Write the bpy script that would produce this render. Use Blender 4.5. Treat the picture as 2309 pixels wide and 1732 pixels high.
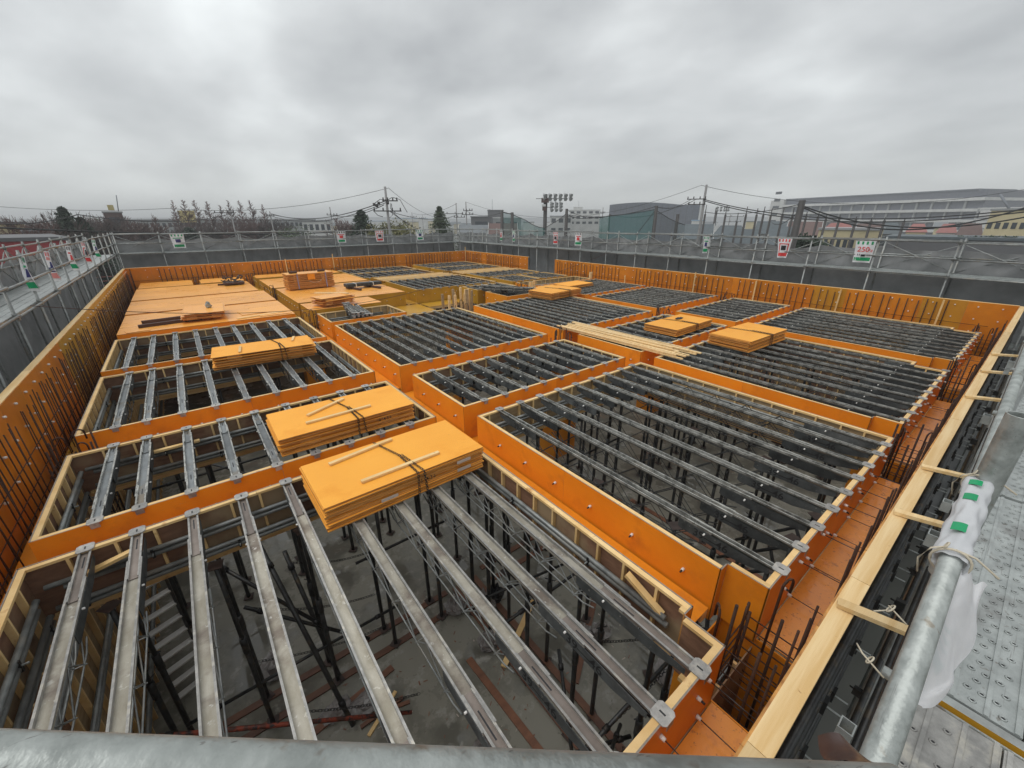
import bpy, math, random
from mathutils import Vector, Matrix, noise
random.seed(11)
R = random.random
def U(a, b): return a + (b - a) * random.random()
PI = math.pi
scene = bpy.context.scene
col = scene.collection
for o in list(bpy.data.objects): bpy.data.objects.remove(o)

# ------------------------------------------------------------------ camera
EYE = Vector((0, 0, 2.77))
FPX, YAW, PITCH, ROLL = 919.86, math.radians(37.949), math.radians(21.896), math.radians(0.146)
fw = Vector((math.sin(YAW) * math.cos(PITCH), math.cos(YAW) * math.cos(PITCH), -math.sin(PITCH)))
rt = Vector((math.cos(YAW), -math.sin(YAW), 0)); dn = fw.cross(rt)
r2 = math.cos(ROLL) * rt + math.sin(ROLL) * dn; d2 = -math.sin(ROLL) * rt + math.cos(ROLL) * dn
cd = bpy.data.cameras.new('camera'); cam = bpy.data.objects.new('camera', cd); col.objects.link(cam)
cam.matrix_world = Matrix(((r2.x, -d2.x, -fw.x, EYE.x), (r2.y, -d2.y, -fw.y, EYE.y), (r2.z, -d2.z, -fw.z, EYE.z), (0, 0, 0, 1)))
cd.sensor_width = 36; cd.lens = FPX / 2309 * 36; cd.clip_start = 0.05; cd.clip_end = 6000
scene.camera = cam

def bearing(px, py, d):
    """a surveyed place: the point at horizontal distance d on the line of sight through a photo pixel"""
    v = fw + r2 * ((px - 1154.5) / FPX) + d2 * ((py - 866) / FPX)
    return EYE + v * (d / math.hypot(v.x, v.y))

# ------------------------------------------------------------------ world, sun, exposure
GLOW = (fw + r2 * ((800 - 1154.5) / FPX) + d2 * ((150 - 866) / FPX)).normalized()          # where the hidden sun brightens the cloud
SUN_EL, SUN_AZ = math.radians(62), YAW - math.radians(115)
SUND = Vector((math.cos(SUN_EL) * math.sin(SUN_AZ), math.cos(SUN_EL) * math.cos(SUN_AZ), math.sin(SUN_EL)))
world = bpy.data.worlds.new('World'); scene.world = world; world.use_nodes = True
wn = world.node_tree; wn.nodes.clear(); WL = wn.links.new
def wnode(t, **k):
    n = wn.nodes.new(t)
    for a, b in k.items(): setattr(n, a, b)
    return n
wo = wnode('ShaderNodeOutputWorld'); bg = wnode('ShaderNodeBackground'); bg.inputs[1].default_value = 1.0
sky = wnode('ShaderNodeTexSky', sky_type='NISHITA', sun_disc=False); sky.sun_elevation = SUN_EL; sky.sun_rotation = SUN_AZ
tc = wnode('ShaderNodeTexCoord'); sx = wnode('ShaderNodeSeparateXYZ'); WL(tc.outputs['Generated'], sx.inputs[0])
def wmath(op, a, b=None, clamp=False):
    n = wnode('ShaderNodeMath', operation=op, use_clamp=clamp)
    for i, v in enumerate((a, b)):
        if v is None: continue
        if isinstance(v, (int, float)): n.inputs[i].default_value = v
        else: WL(v, n.inputs[i])
    return n.outputs[0]
zc = wmath('ADD', wmath('MAXIMUM', sx.outputs[2], 0.0), 0.30)          # flat cloud deck seen in perspective
cx = wmath('DIVIDE', sx.outputs[0], zc); cy = wmath('DIVIDE', sx.outputs[1], zc)
cc = wnode('ShaderNodeCombineXYZ'); WL(cx, cc.inputs[0]); WL(cy, cc.inputs[1])
mp = wnode('ShaderNodeMapping'); WL(cc.outputs[0], mp.inputs[0]); mp.inputs['Location'].default_value = (3.4, 0.6, 0.3)
mp.inputs['Rotation'].default_value = (0, 0, 0.5); mp.inputs['Scale'].default_value = (1.5, 1.1, 1)
n1 = wnode('ShaderNodeTexNoise'); n1.inputs['Scale'].default_value = 0.75; n1.inputs['Detail'].default_value = 3.5; n1.inputs['Roughness'].default_value = 0.5; n1.inputs['Distortion'].default_value = 0.4
n2 = wnode('ShaderNodeTexNoise'); n2.inputs['Scale'].default_value = 2.1; n2.inputs['Detail'].default_value = 4; n2.inputs['Roughness'].default_value = 0.5
WL(mp.outputs[0], n1.inputs[0]); WL(mp.outputs[0], n2.inputs[0])
cl = wmath('ADD', wmath('MULTIPLY', n1.outputs[0], 0.62), wmath('MULTIPLY', n2.outputs[0], 0.38))
vd = wnode('ShaderNodeVectorMath', operation='DOT_PRODUCT'); WL(tc.outputs['Generated'], vd.inputs[0]); vd.inputs[1].default_value = GLOW
gl = wmath('POWER', wmath('MAXIMUM', vd.outputs['Value'], 0.0), 14.0)
cl = wmath('ADD', cl, wmath('MULTIPLY', gl, 0.03))
rp = wnode('ShaderNodeValToRGB'); WL(cl, rp.inputs[0])
E0 = rp.color_ramp.elements; E0[0].position = 0.36; E0[0].color = (0.235, 0.243, 0.248, 1); E0[1].position = 0.68; E0[1].color = (0.50, 0.52, 0.52, 1)
e = E0.new(0.50); e.color = (0.335, 0.345, 0.348, 1)
hz = wmath('POWER', wmath('SUBTRACT', 1.0, wmath('MAXIMUM', sx.outputs[2], 0.0), True), 9.0)     # clouds merge into even grey towards the horizon
mx = wnode('ShaderNodeMixRGB'); WL(wmath('MULTIPLY', hz, 0.85), mx.inputs[0]); WL(rp.outputs[0], mx.inputs[1]); mx.inputs[2].default_value = (0.325, 0.337, 0.335, 1)
nb = wnode('ShaderNodeMixRGB', blend_type='MULTIPLY'); nb.inputs[0].default_value = 1; WL(sky.outputs[0], nb.inputs[1]); nb.inputs[2].default_value = (0.1, 0.1, 0.1, 1)
m2 = wnode('ShaderNodeMixRGB'); m2.inputs[0].default_value = 0.04; WL(mx.outputs[0], m2.inputs[1]); WL(nb.outputs[0], m2.inputs[2])
WL(m2.outputs[0], bg.inputs[0]); WL(bg.outputs[0], wo.inputs[0])
sl = bpy.data.lights.new('sun', 'SUN'); sl.energy = 0.7; sl.angle = math.radians(50); sl.color = (1, 0.99, 0.97)
sun = bpy.data.objects.new('sun', sl); col.objects.link(sun)
sun.rotation_euler = SUND.to_track_quat('Z', 'Y').to_euler()
vs = scene.view_settings; vs.view_transform = 'Standard'; vs.look = 'None'; vs.gamma = 1; vs.exposure = 1.05; vs.use_curve_mapping = False
scene.cycles.max_bounces = 6; scene.cycles.diffuse_bounces = 3; scene.cycles.transparent_max_bounces = 12; scene.cycles.use_denoising = True

# ------------------------------------------------------------------ materials
MATS = {}
def mat(name, c1, c2=None, rough=0.6, metal=0.0, scale=3.0, stretch=(1, 1, 1), lo=0.35, hi=0.65, c3=None, s3=1.2, lo3=0.55, hi3=0.7,
        bump=0.0, bscale=30, rrough=None, alpha=None, transl=0.0, coat=0.0, vary=0.06, detail=6, ao=None, world_co=False, speck=None, sscale=55, slo=0.66, spec=None, scratch=None):
    m = bpy.data.materials.new(name); m.use_nodes = True; nt = m.node_tree; L = nt.links.new
    b = nt.nodes['Principled BSDF']; N = nt.nodes.new
    tcn = N('ShaderNodeTexCoord'); oi = N('ShaderNodeObjectInfo'); vm = N('ShaderNodeVectorMath'); vm.operation = 'MULTIPLY_ADD'
    co = tcn.outputs['Object']
    if world_co:
        g = N('ShaderNodeNewGeometry'); co = g.outputs['Position']; vm.inputs[1].default_value = (1, 1, 1); L(co, vm.inputs[0]); vm.inputs[2].default_value = (0, 0, 0)
    else:
        sc_ = N('ShaderNodeVectorMath'); sc_.operation = 'SCALE'; cmb = N('ShaderNodeCombineXYZ')
        for i in range(3): L(oi.outputs['Random'], cmb.inputs[i])
        L(cmb.outputs[0], sc_.inputs[0]); sc_.inputs['Scale'].default_value = 47.0
        L(co, vm.inputs[0]); vm.inputs[1].default_value = (1, 1, 1); L(sc_.outputs[0], vm.inputs[2])
    mpn = N('ShaderNodeMapping'); mpn.inputs['Scale'].default_value = stretch; L(vm.outputs[0], mpn.inputs[0])
    nz = N('ShaderNodeTexNoise'); nz.inputs['Scale'].default_value = scale; nz.inputs['Detail'].default_value = detail; nz.inputs['Roughness'].default_value = 0.62
    L(mpn.outputs[0], nz.inputs[0])
    rr = N('ShaderNodeValToRGB'); rr.color_ramp.elements[0].position = lo; rr.color_ramp.elements[1].position = hi
    c2 = c2 or tuple(x * 0.8 for x in c1)
    rr.color_ramp.elements[0].color = (*c2, 1); rr.color_ramp.elements[1].color = (*c1, 1); L(nz.outputs[0], rr.inputs[0])
    out = rr.outputs[0]
    if c3:
        n3 = N('ShaderNodeTexNoise'); n3.inputs['Scale'].default_value = s3; n3.inputs['Detail'].default_value = 5; n3.inputs['Roughness'].default_value = 0.6; L(vm.outputs[0], n3.inputs[0])
        r3 = N('ShaderNodeMapRange'); r3.inputs[1].default_value = lo3; r3.inputs[2].default_value = hi3; L(n3.outputs[0], r3.inputs[0])
        mi = N('ShaderNodeMixRGB'); L(r3.outputs[0], mi.inputs[0]); L(out, mi.inputs[1]); mi.inputs[2].default_value = (*c3, 1); out = mi.outputs[0]
    if speck:
        for (sc3, col3, l3) in ((sscale, speck, slo), (sscale * 0.28, tuple(x * 0.9 for x in speck), slo + 0.02)):
            ns = N('ShaderNodeTexNoise'); ns.inputs['Scale'].default_value = sc3; ns.inputs['Detail'].default_value = 3; ns.inputs['Roughness'].default_value = 0.7; L(vm.outputs[0], ns.inputs[0])
            rs = N('ShaderNodeMapRange'); rs.inputs[1].default_value = l3; rs.inputs[2].default_value = l3 + 0.06; rs.inputs[4].default_value = 0.7; L(ns.outputs[0], rs.inputs[0])
            ms_ = N('ShaderNodeMixRGB'); L(rs.outputs[0], ms_.inputs[0]); L(out, ms_.inputs[1]); ms_.inputs[2].default_value = (*col3, 1); out = ms_.outputs[0]
    if scratch:
        mq = N('ShaderNodeMapping'); mq.inputs['Scale'].default_value = (1.3, 60, 60); mq.inputs['Rotation'].default_value = (0.2, 0.35, 0.5); L(vm.outputs[0], mq.inputs[0])
        ns = N('ShaderNodeTexNoise'); ns.inputs['Scale'].default_value = 2.2; ns.inputs['Detail'].default_value = 3; L(mq.outputs[0], ns.inputs[0])
        rs = N('ShaderNodeMapRange'); rs.inputs[1].default_value = 0.66; rs.inputs[2].default_value = 0.70; rs.inputs[4].default_value = 0.65; L(ns.outputs[0], rs.inputs[0])
        ms_ = N('ShaderNodeMixRGB'); L(rs.outputs[0], ms_.inputs[0]); L(out, ms_.inputs[1]); ms_.inputs[2].default_value = (*scratch, 1); out = ms_.outputs[0]
    if spec is not None: b.inputs['Specular IOR Level'].default_value = spec
    if vary:
        hs = N('ShaderNodeHueSaturation'); mr = N('ShaderNodeMapRange'); L(oi.outputs['Random'], mr.inputs[0])
        mr.inputs[3].default_value = 1 - vary * 1.6; mr.inputs[4].default_value = 1 + vary; L(mr.outputs[0], hs.inputs['Value']); L(out, hs.inputs['Color']); out = hs.outputs[0]
    L(out, b.inputs['Base Color'])
    b.inputs['Metallic'].default_value = metal; b.inputs['Roughness'].default_value = rough
    if rrough:
        q = N('ShaderNodeMapRange'); L(nz.outputs[0], q.inputs[0]); q.inputs[1].default_value = lo; q.inputs[2].default_value = hi
        q.inputs[3].default_value = rrough; q.inputs[4].default_value = rough; L(q.outputs[0], b.inputs['Roughness'])
    if coat: b.inputs['Coat Weight'].default_value = coat; b.inputs['Coat Roughness'].default_value = 0.25
    if bump:
        bz = N('ShaderNodeTexNoise'); bz.inputs['Scale'].default_value = bscale; bz.inputs['Detail'].default_value = 4; L(mpn.outputs[0], bz.inputs[0])
        bn = N('ShaderNodeBump'); bn.inputs['Strength'].default_value = bump; bn.inputs['Distance'].default_value = 0.01; L(bz.outputs[0], bn.inputs['Height']); L(bn.outputs[0], b.inputs['Normal'])
    if alpha is not None: b.inputs['Alpha'].default_value = alpha
    if transl:
        tr = N('ShaderNodeBsdfTranslucent'); L(out, tr.inputs[0]); ms = N('ShaderNodeMixShader'); ms.inputs[0].default_value = transl
        L(b.outputs[0], ms.inputs[1]); L(tr.outputs[0], ms.inputs[2]); L(ms.outputs[0], nt.nodes['Material Output'].inputs[0])
    MATS[name] = m; return m
mat('orange_film', (0.83, 0.305, 0.018), (0.74, 0.250, 0.014), rough=0.42, scale=1.6, c3=(0.62, 0.21, 0.02), s3=2.5, lo3=0.56, hi3=0.72, bump=0.05, bscale=60, vary=0.07, speck=(0.60, 0.42, 0.22), sscale=42, slo=0.69, spec=0.3, scratch=(0.62, 0.24, 0.03))
mat('yellow_film', (0.50, 0.27, 0.016), (0.40, 0.20, 0.013), rough=0.42, scale=1.5, c3=(0.55, 0.28, 0.02), s3=1.1, bump=0.05, bscale=60)
mat('orange_old', (0.66, 0.225, 0.013), (0.56, 0.175, 0.011), rough=0.42, scale=1.6, c3=(0.50, 0.18, 0.015), s3=2.0, lo3=0.52, hi3=0.7, bump=0.05, bscale=60, vary=0.08, speck=(0.50, 0.36, 0.20), sscale=42, slo=0.68, spec=0.3, scratch=(0.45, 0.20, 0.04))
mat('amber_film', (0.58, 0.27, 0.016), (0.50, 0.21, 0.013), rough=0.42, scale=1.5, vary=0.05)
mat('orange_wet', (0.82, 0.325, 0.045), (0.74, 0.275, 0.035), rough=0.3, scale=2.0, c3=(0.66, 0.24, 0.04), s3=9, lo3=0.54, hi3=0.66, rrough=0.1, bump=0.15, bscale=30, vary=0.08, speck=(0.40, 0.14, 0.035), sscale=24, slo=0.60)
mat('sheet_top', (0.93, 0.43, 0.062), (0.88, 0.385, 0.052), rough=0.55, scale=1.2, c3=(0.80, 0.30, 0.03), s3=1.7, lo3=0.58, hi3=0.78, bump=0.04, bscale=50, vary=0.05, spec=0.22, speck=(0.55, 0.28, 0.08), sscale=30, slo=0.70, scratch=(0.78, 0.30, 0.03))
mat('ply_edge', (0.70, 0.34, 0.085), (0.34, 0.14, 0.035), rough=0.7, scale=14, stretch=(0.4, 0.4, 16), lo=0.4, hi=0.6)
mat('ply_edge_grey', (0.30, 0.26, 0.21), (0.20, 0.17, 0.14), rough=0.8, scale=20)
mat('deck_ply', (0.89, 0.42, 0.085), (0.86, 0.37, 0.06), rough=0.42, scale=0.9, stretch=(1, 2.2, 1), c3=(0.66, 0.25, 0.05), s3=2.3, lo3=0.62, hi3=0.70, rrough=0.25, vary=0.06, spec=0.35, speck=(0.45, 0.20, 0.06), sscale=12, slo=0.66)
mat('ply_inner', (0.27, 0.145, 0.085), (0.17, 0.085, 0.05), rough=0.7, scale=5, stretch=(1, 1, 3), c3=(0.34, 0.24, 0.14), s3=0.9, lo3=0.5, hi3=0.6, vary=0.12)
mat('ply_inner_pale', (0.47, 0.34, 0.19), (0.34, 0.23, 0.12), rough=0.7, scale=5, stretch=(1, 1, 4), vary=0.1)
mat('timber', (0.86, 0.62, 0.30), (0.72, 0.46, 0.18), rough=0.6, scale=3.5, stretch=(1, 1, 1), c3=(0.55, 0.29, 0.10), s3=7, lo3=0.62, hi3=0.72, bump=0.08, bscale=25, vary=0.08)
mat('timber_grain', (0.88, 0.66, 0.36), (0.74, 0.48, 0.20), rough=0.55, scale=9, stretch=(0.12, 2.2, 2.2), c3=(0.42, 0.19, 0.06), s3=11, lo3=0.68, hi3=0.73, bump=0.1, bscale=25, vary=0.08)
mat('timber_dark', (0.085, 0.04, 0.028), (0.05, 0.024, 0.018), rough=0.6, scale=5, stretch=(0.3, 3, 3))
mat('timber_floor', (0.24, 0.105, 0.055), (0.14, 0.06, 0.035), rough=0.45, scale=5, stretch=(0.5, 1, 1), vary=0.2)
mat('galv', (0.31, 0.325, 0.315), (0.18, 0.19, 0.185), rough=0.5, metal=0.35, scale=9, rrough=0.33, c3=(0.30, 0.28, 0.24), s3=3, lo3=0.52, hi3=0.7, bump=0.1, bscale=60, vary=0.15)
mat('galv_bright', (0.42, 0.445, 0.43), (0.28, 0.30, 0.29), rough=0.45, metal=0.35, scale=12, rrough=0.3, bump=0.12, bscale=50, c3=(0.24, 0.245, 0.235), s3=5, vary=0.06, speck=(0.16, 0.14, 0.12), sscale=25, slo=0.64, scratch=(0.18, 0.17, 0.16))
mat('galv_pipe', (0.43, 0.455, 0.435), (0.27, 0.29, 0.275), rough=0.5, metal=0.45, scale=26, stretch=(0.5, 0.5, 0.5), rrough=0.32, bump=0.35, bscale=70, c3=(0.26, 0.24, 0.20), s3=14, lo3=0.60, hi3=0.66, vary=0.03, speck=(0.17, 0.13, 0.10), sscale=22, slo=0.66, scratch=(0.15, 0.14, 0.13))
mat('joist_light', (0.26, 0.28, 0.285), (0.15, 0.16, 0.165), rough=0.5, metal=0.3, scale=6, stretch=(2, 0.7, 2), rrough=0.3, c3=(0.20, 0.17, 0.13), s3=3, lo3=0.55, hi3=0.68, bump=0.1, bscale=40, vary=0.2, speck=(0.45, 0.43, 0.38), sscale=40, slo=0.64)
mat('joist_steel', (0.105, 0.105, 0.095), (0.045, 0.045, 0.04), rough=0.45, metal=0.35, scale=6, stretch=(2, 0.7, 2), rrough=0.25, c3=(0.16, 0.125, 0.09), s3=3, lo3=0.52, hi3=0.65, bump=0.1, bscale=40, vary=0.2)
mat('joist_edge_skylit', (0.54, 0.54, 0.50), (0.17, 0.17, 0.155), rough=0.32, metal=0.35, scale=9, rrough=0.25, vary=0.15)  # sky highlight on the channel tops is painted in as paler steel
mat('joist_dusty', (0.46, 0.43, 0.36), (0.30, 0.27, 0.21), rough=0.75, metal=0.0, scale=4, stretch=(2, 0.8, 2), c3=(0.19, 0.155, 0.125), s3=2.6, lo3=0.52, hi3=0.66, bump=0.15, bscale=20, vary=0.14, speck=(0.62, 0.60, 0.54), sscale=16, slo=0.62)
mat('joist_inner_dusty', (0.27, 0.225, 0.195), (0.19, 0.155, 0.13), rough=0.6, metal=0.1, scale=6, vary=0.15)
mat('clip_steel', (0.42, 0.41, 0.385), (0.27, 0.265, 0.25), rough=0.5, metal=0.3, scale=18, c3=(0.52, 0.49, 0.42), s3=9, bump=0.2, bscale=60, vary=0.15)
mat('plate_steel', (0.10, 0.108, 0.108), (0.05, 0.053, 0.053), rough=0.55, metal=0.3, scale=7, c3=(0.15, 0.155, 0.15), s3=2, vary=0.3, speck=(0.35, 0.34, 0.30), sscale=30, slo=0.66)
mat('black_steel', (0.035, 0.036, 0.037), (0.02, 0.02, 0.02), rough=0.5, metal=0.3, scale=10, vary=0.2, c3=(0.07, 0.055, 0.04), s3=8)
mat('prop_steel', (0.065, 0.068, 0.068), (0.035, 0.036, 0.037), rough=0.42, metal=0.4, scale=12, c3=(0.11, 0.085, 0.055), s3=7, lo3=0.55, hi3=0.7, vary=0.3)
mat('rebar', (0.075, 0.034, 0.018), (0.035, 0.018, 0.011), rough=0.7, metal=0.2, scale=25, vary=0.2, bump=0.5, bscale=120)
mat('rust_red', (0.30, 0.055, 0.025), (0.08, 0.03, 0.02), rough=0.65, scale=9, lo=0.42, hi=0.55, c3=(0.04, 0.03, 0.03), s3=11, lo3=0.52, hi3=0.6)
mat('rust_steel', (0.09, 0.06, 0.05), (0.05, 0.035, 0.03), rough=0.6, metal=0.2, scale=9)
mat('white_plastic', (0.80, 0.79, 0.75), (0.72, 0.71, 0.68), rough=0.4)
mat('cloth_white', (0.78, 0.79, 0.80), (0.68, 0.69, 0.71), rough=0.6, scale=6, bump=0.1, bscale=12, transl=0.25)
mat('vinyl_clear', (0.66, 0.68, 0.67), (0.5, 0.52, 0.52), rough=0.22, scale=6, alpha=0.55, bump=0.4, bscale=9)
mat('bag_plastic', (0.42, 0.40, 0.385), (0.24, 0.22, 0.21), rough=0.25, scale=6, bump=0.9, bscale=13, alpha=0.75)
mat('bag_dark', (0.22, 0.20, 0.19), (0.10, 0.085, 0.08), rough=0.3, scale=6, bump=0.9, bscale=13)
mat('rope', (0.62, 0.55, 0.42), rough=0.8)
mat('green_print', (0.0, 0.30, 0.11), (0.0, 0.27, 0.10), rough=0.5)
mat('red_print', (0.68, 0.05, 0.05), rough=0.5); mat('pink_print', (0.75, 0.27, 0.25), rough=0.5); mat('print_and_hole_black', (0.02, 0.02, 0.022), rough=0.6)
mat('navy_print', (0.03, 0.03, 0.15), rough=0.5); mat('stencil', (0.015, 0.015, 0.016), rough=0.7); mat('paper', (0.55, 0.47, 0.40), rough=0.7)
mat('strap_blue', (0.30, 0.27, 0.42), rough=0.5)
mat('leather', (0.085, 0.050, 0.042), (0.05, 0.03, 0.026), rough=0.3, scale=8, bump=0.4, bscale=10)
mat('mesh_sheet', (0.27, 0.274, 0.274), (0.19, 0.194, 0.194), rough=0.75, scale=1.3, transl=0.3, bump=0.15, bscale=6, vary=0.1)
mat('wet_concrete', (0.26, 0.25, 0.205), (0.155, 0.15, 0.125), rough=0.34, scale=1.1, lo=0.42, hi=0.56, rrough=0.03, c3=(0.36, 0.35, 0.31), s3=3.2, lo3=0.58, hi3=0.68, world_co=True, vary=0, bump=0.02, bscale=3, speck=(0.14, 0.12, 0.10), sscale=9, slo=0.66)
mat('ground', (0.11, 0.11, 0.10), (0.075, 0.08, 0.065), rough=0.8, scale=0.05, world_co=True, vary=0)
mat('trench_dark', (0.05, 0.045, 0.04), rough=0.9)
for n_, c_ in dict(wall_cream=(0.58, 0.50, 0.30), wall_white=(0.62, 0.62, 0.60), wall_grey=(0.33, 0.34, 0.34), wall_dark=(0.13, 0.13, 0.135), gym_grey=(0.17, 0.185, 0.215),
                   roof_grey=(0.16, 0.175, 0.185), roof_red=(0.30, 0.11, 0.095), roof_blue=(0.30, 0.45, 0.60), roof_brown=(0.12, 0.07, 0.06), roof_slate=(0.085, 0.105, 0.115), red_sheet=(0.38, 0.055, 0.06), glass_dark=(0.05, 0.06, 0.07),
                   glass_band_hazed=(0.15, 0.16, 0.19), tank_yellow=(0.55, 0.45, 0.18), wire=(0.03, 0.03, 0.03), concrete_pole=(0.24, 0.235, 0.23), dark_pole=(0.05, 0.045, 0.042), lamp_metal=(0.45, 0.46, 0.46)).items():
    mat(n_, c_, rough=0.6 if 'glass' not in n_ else 0.2, scale=0.4 if 'wall' in n_ else 2, vary=0.05)
mat('net_green', (0.03, 0.20, 0.18), (0.02, 0.15, 0.14), rough=0.8, scale=0.6, alpha=0.48)
mat('net_dark', (0.03, 0.05, 0.05), rough=0.8, alpha=0.3)
mat('bark', (0.10, 0.075, 0.068), (0.07, 0.05, 0.045), rough=0.9); mat('bark_red', (0.15, 0.085, 0.07), (0.10, 0.06, 0.055), rough=0.9)
mat('leaf_dark', (0.045, 0.075, 0.04), (0.02, 0.036, 0.02), rough=0.7, scale=1.2); mat('leaf_olive', (0.20, 0.19, 0.06), (0.11, 0.11, 0.04), rough=0.7, scale=1.2)
mat('leaf_green', (0.10, 0.14, 0.065), (0.05, 0.075, 0.035), rough=0.7, scale=1.2)

# ------------------------------------------------------------------ mesh helpers
class MB:
    def __init__(s): s.v = []; s.f = []; s.m = []; s.sm = []
    def face(s, idx, mi=0, sm=False): s.f.append(idx); s.m.append(mi); s.sm.append(sm)
    def box(s, x0, y0, z0, x1, y1, z1, mi=0, mats=None):
        """mats: material index per side (-x,+x,-y,+y,-z,+z)"""
        b = len(s.v); s.v += [(x0, y0, z0), (x1, y0, z0), (x1, y1, z0), (x0, y1, z0), (x0, y0, z1), (x1, y0, z1), (x1, y1, z1), (x0, y1, z1)]
        q = [(0, 4, 7, 3), (1, 2, 6, 5), (0, 1, 5, 4), (3, 7, 6, 2), (0, 3, 2, 1), (4, 5, 6, 7)]
        for k, f in enumerate(q): s.face(tuple(b + i for i in f), mats[k] if mats else mi)
        return s
    def obox(s, p, q, w, h, mi=0, up=Vector((0, 0, 1))):
        """beam of section w x h from p to q"""
        p = Vector(p); q = Vector(q); d = (q - p).normalized(); a = d.cross(up)
        if a.length < 1e-4: a = Vector((1, 0, 0))
        a.normalize(); u = a.cross(d); b = len(s.v)
        for c in (p, q):
            for sa, su in ((-1, -1), (1, -1), (1, 1), (-1, 1)): s.v.append(tuple(c + a * (sa * w / 2) + u * (su * h / 2)))
        for f in ((0, 1, 2, 3), (7, 6, 5, 4), (0, 4, 5, 1), (1, 5, 6, 2), (2, 6, 7, 3), (3, 7, 4, 0)): s.face(tuple(b + i for i in f), mi)
        return s
    def tube(s, pts, r, n=8, mi=0, cap=True, taper=None, sm=True):
        pts = [Vector(p) for p in pts]; b = len(s.v); k = len(pts); ref = Vector((0, 0, 1))
        for i, p in enumerate(pts):
            d = (pts[min(i + 1, k - 1)] - pts[max(i - 1, 0)]).normalized()
            if abs(d.dot(ref)) > 0.95: ref = Vector((1, 0, 0)) if abs(d.x) < 0.9 else Vector((0, 1, 0))
            a = d.cross(ref).normalized(); c = a.cross(d)
            rr = r if taper is None else r * (1 + (taper - 1) * i / (k - 1))
            for j in range(n):
                t = 2 * PI * j / n; s.v.append(tuple(p + a * (rr * math.cos(t)) + c * (rr * math.sin(t))))
        for i in range(k - 1):
            for j in range(n):
                s.face((b + i * n + j, b + i * n + (j + 1) % n, b + (i + 1) * n + (j + 1) % n, b + (i + 1) * n + j), mi, sm)
        if cap:
            s.face(tuple(b + j for j in reversed(range(n))), mi); s.face(tuple(b + (k - 1) * n + j for j in range(n)), mi)
        return s
    def ring(s, c, ax, R_, r, n=10, m=5, mi=0, squash=1.0, side=Vector((0, 0, 1))):
        c = Vector(c); ax = Vector(ax).normalized(); a = ax.cross(side)
        if a.length < 1e-3: a = ax.cross(Vector((1, 0, 0)))
        a.normalize(); q = a.cross(ax); b = len(s.v)
        for i in range(n):
            t = 2 * PI * i / n; dd = a * math.cos(t) * squash + q * math.sin(t); o_ = (a * math.cos(t) + q * math.sin(t))
            for j in range(m):
                w = 2 * PI * j / m; s.v.append(tuple(c + dd * R_ + o_ * (r * math.cos(w)) + ax * (r * math.sin(w))))
        for i in range(n):
            for j in range(m): s.face((b + i * m + j, b + ((i + 1) % n) * m + j, b + ((i + 1) % n) * m + (j + 1) % m, b + i * m + (j + 1) % m), mi, True)
        return s
    def mesh(s, name, mats):
        me = bpy.data.meshes.new(name); me.from_pydata(s.v, [], s.f)
        for m in mats: me.materials.append(MATS[m])
        me.polygons.foreach_set('material_index', s.m); me.polygons.foreach_set('use_smooth', s.sm); me.update()
        return me
def put(name, me, parent=None, loc=(0, 0, 0), rz=0.0, rot=None):
    o = bpy.data.objects.new(name, me); col.objects.link(o); o.location = loc
    if rot is not None: o.rotation_euler = rot
    elif rz: o.rotation_euler = (0, 0, rz)
    if parent: o.parent = parent
    return o
def part(name, mb, mats, parent=None, **k): return put(name, mb.mesh(name, mats), parent, **k)
def tag(o, label, cat, group=None):
    o['label'] = label; o['category'] = cat
    if group: o['group'] = group
    return o
def thing(name, label, cat, loc=(0, 0, 0), rz=0, group=None):
    o = bpy.data.objects.new(name, None); o.empty_display_size = 0.1; col.objects.link(o); o.location = loc; o.rotation_euler = (0, 0, rz); return tag(o, label, cat, group)
def structure(o): o['kind'] = 'structure'; return o
def stuff(o): o['kind'] = 'stuff'; return o
ORD = ['first', 'second', 'third', 'fourth', 'fifth', 'sixth', 'seventh', 'eighth', 'ninth', 'tenth', 'eleventh', 'twelfth', 'thirteenth', 'fourteenth', 'fifteenth', 'sixteenth', 'seventeenth', 'eighteenth', 'nineteenth', 'twentieth']
TENS = {20: 'twenty', 30: 'thirty', 40: 'forty'}
def ordn(i): return ORD[i] if i < 20 else TENS[(i + 1) // 10 * 10] + '-' + ORD[(i + 1) % 10 - 1] if (i + 1) % 10 else {30: 'thirtieth', 40: 'fortieth'}.get(i + 1, 'last')

FLOOR = -3.48
GROUND = -7.4
BD = 0.60                                                         # depth of the beam forms
# ------------------------------------------------------------------ ground and floor
structure(part('ground', MB().box(-1500, -1500, GROUND - 1, 2500, 3000, GROUND), ['ground']))
structure(part('floor_slab', MB().box(-2.15, 0.2, FLOOR - 0.2, 16.95, 27.2, FLOOR), ['wet_concrete']))

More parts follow.
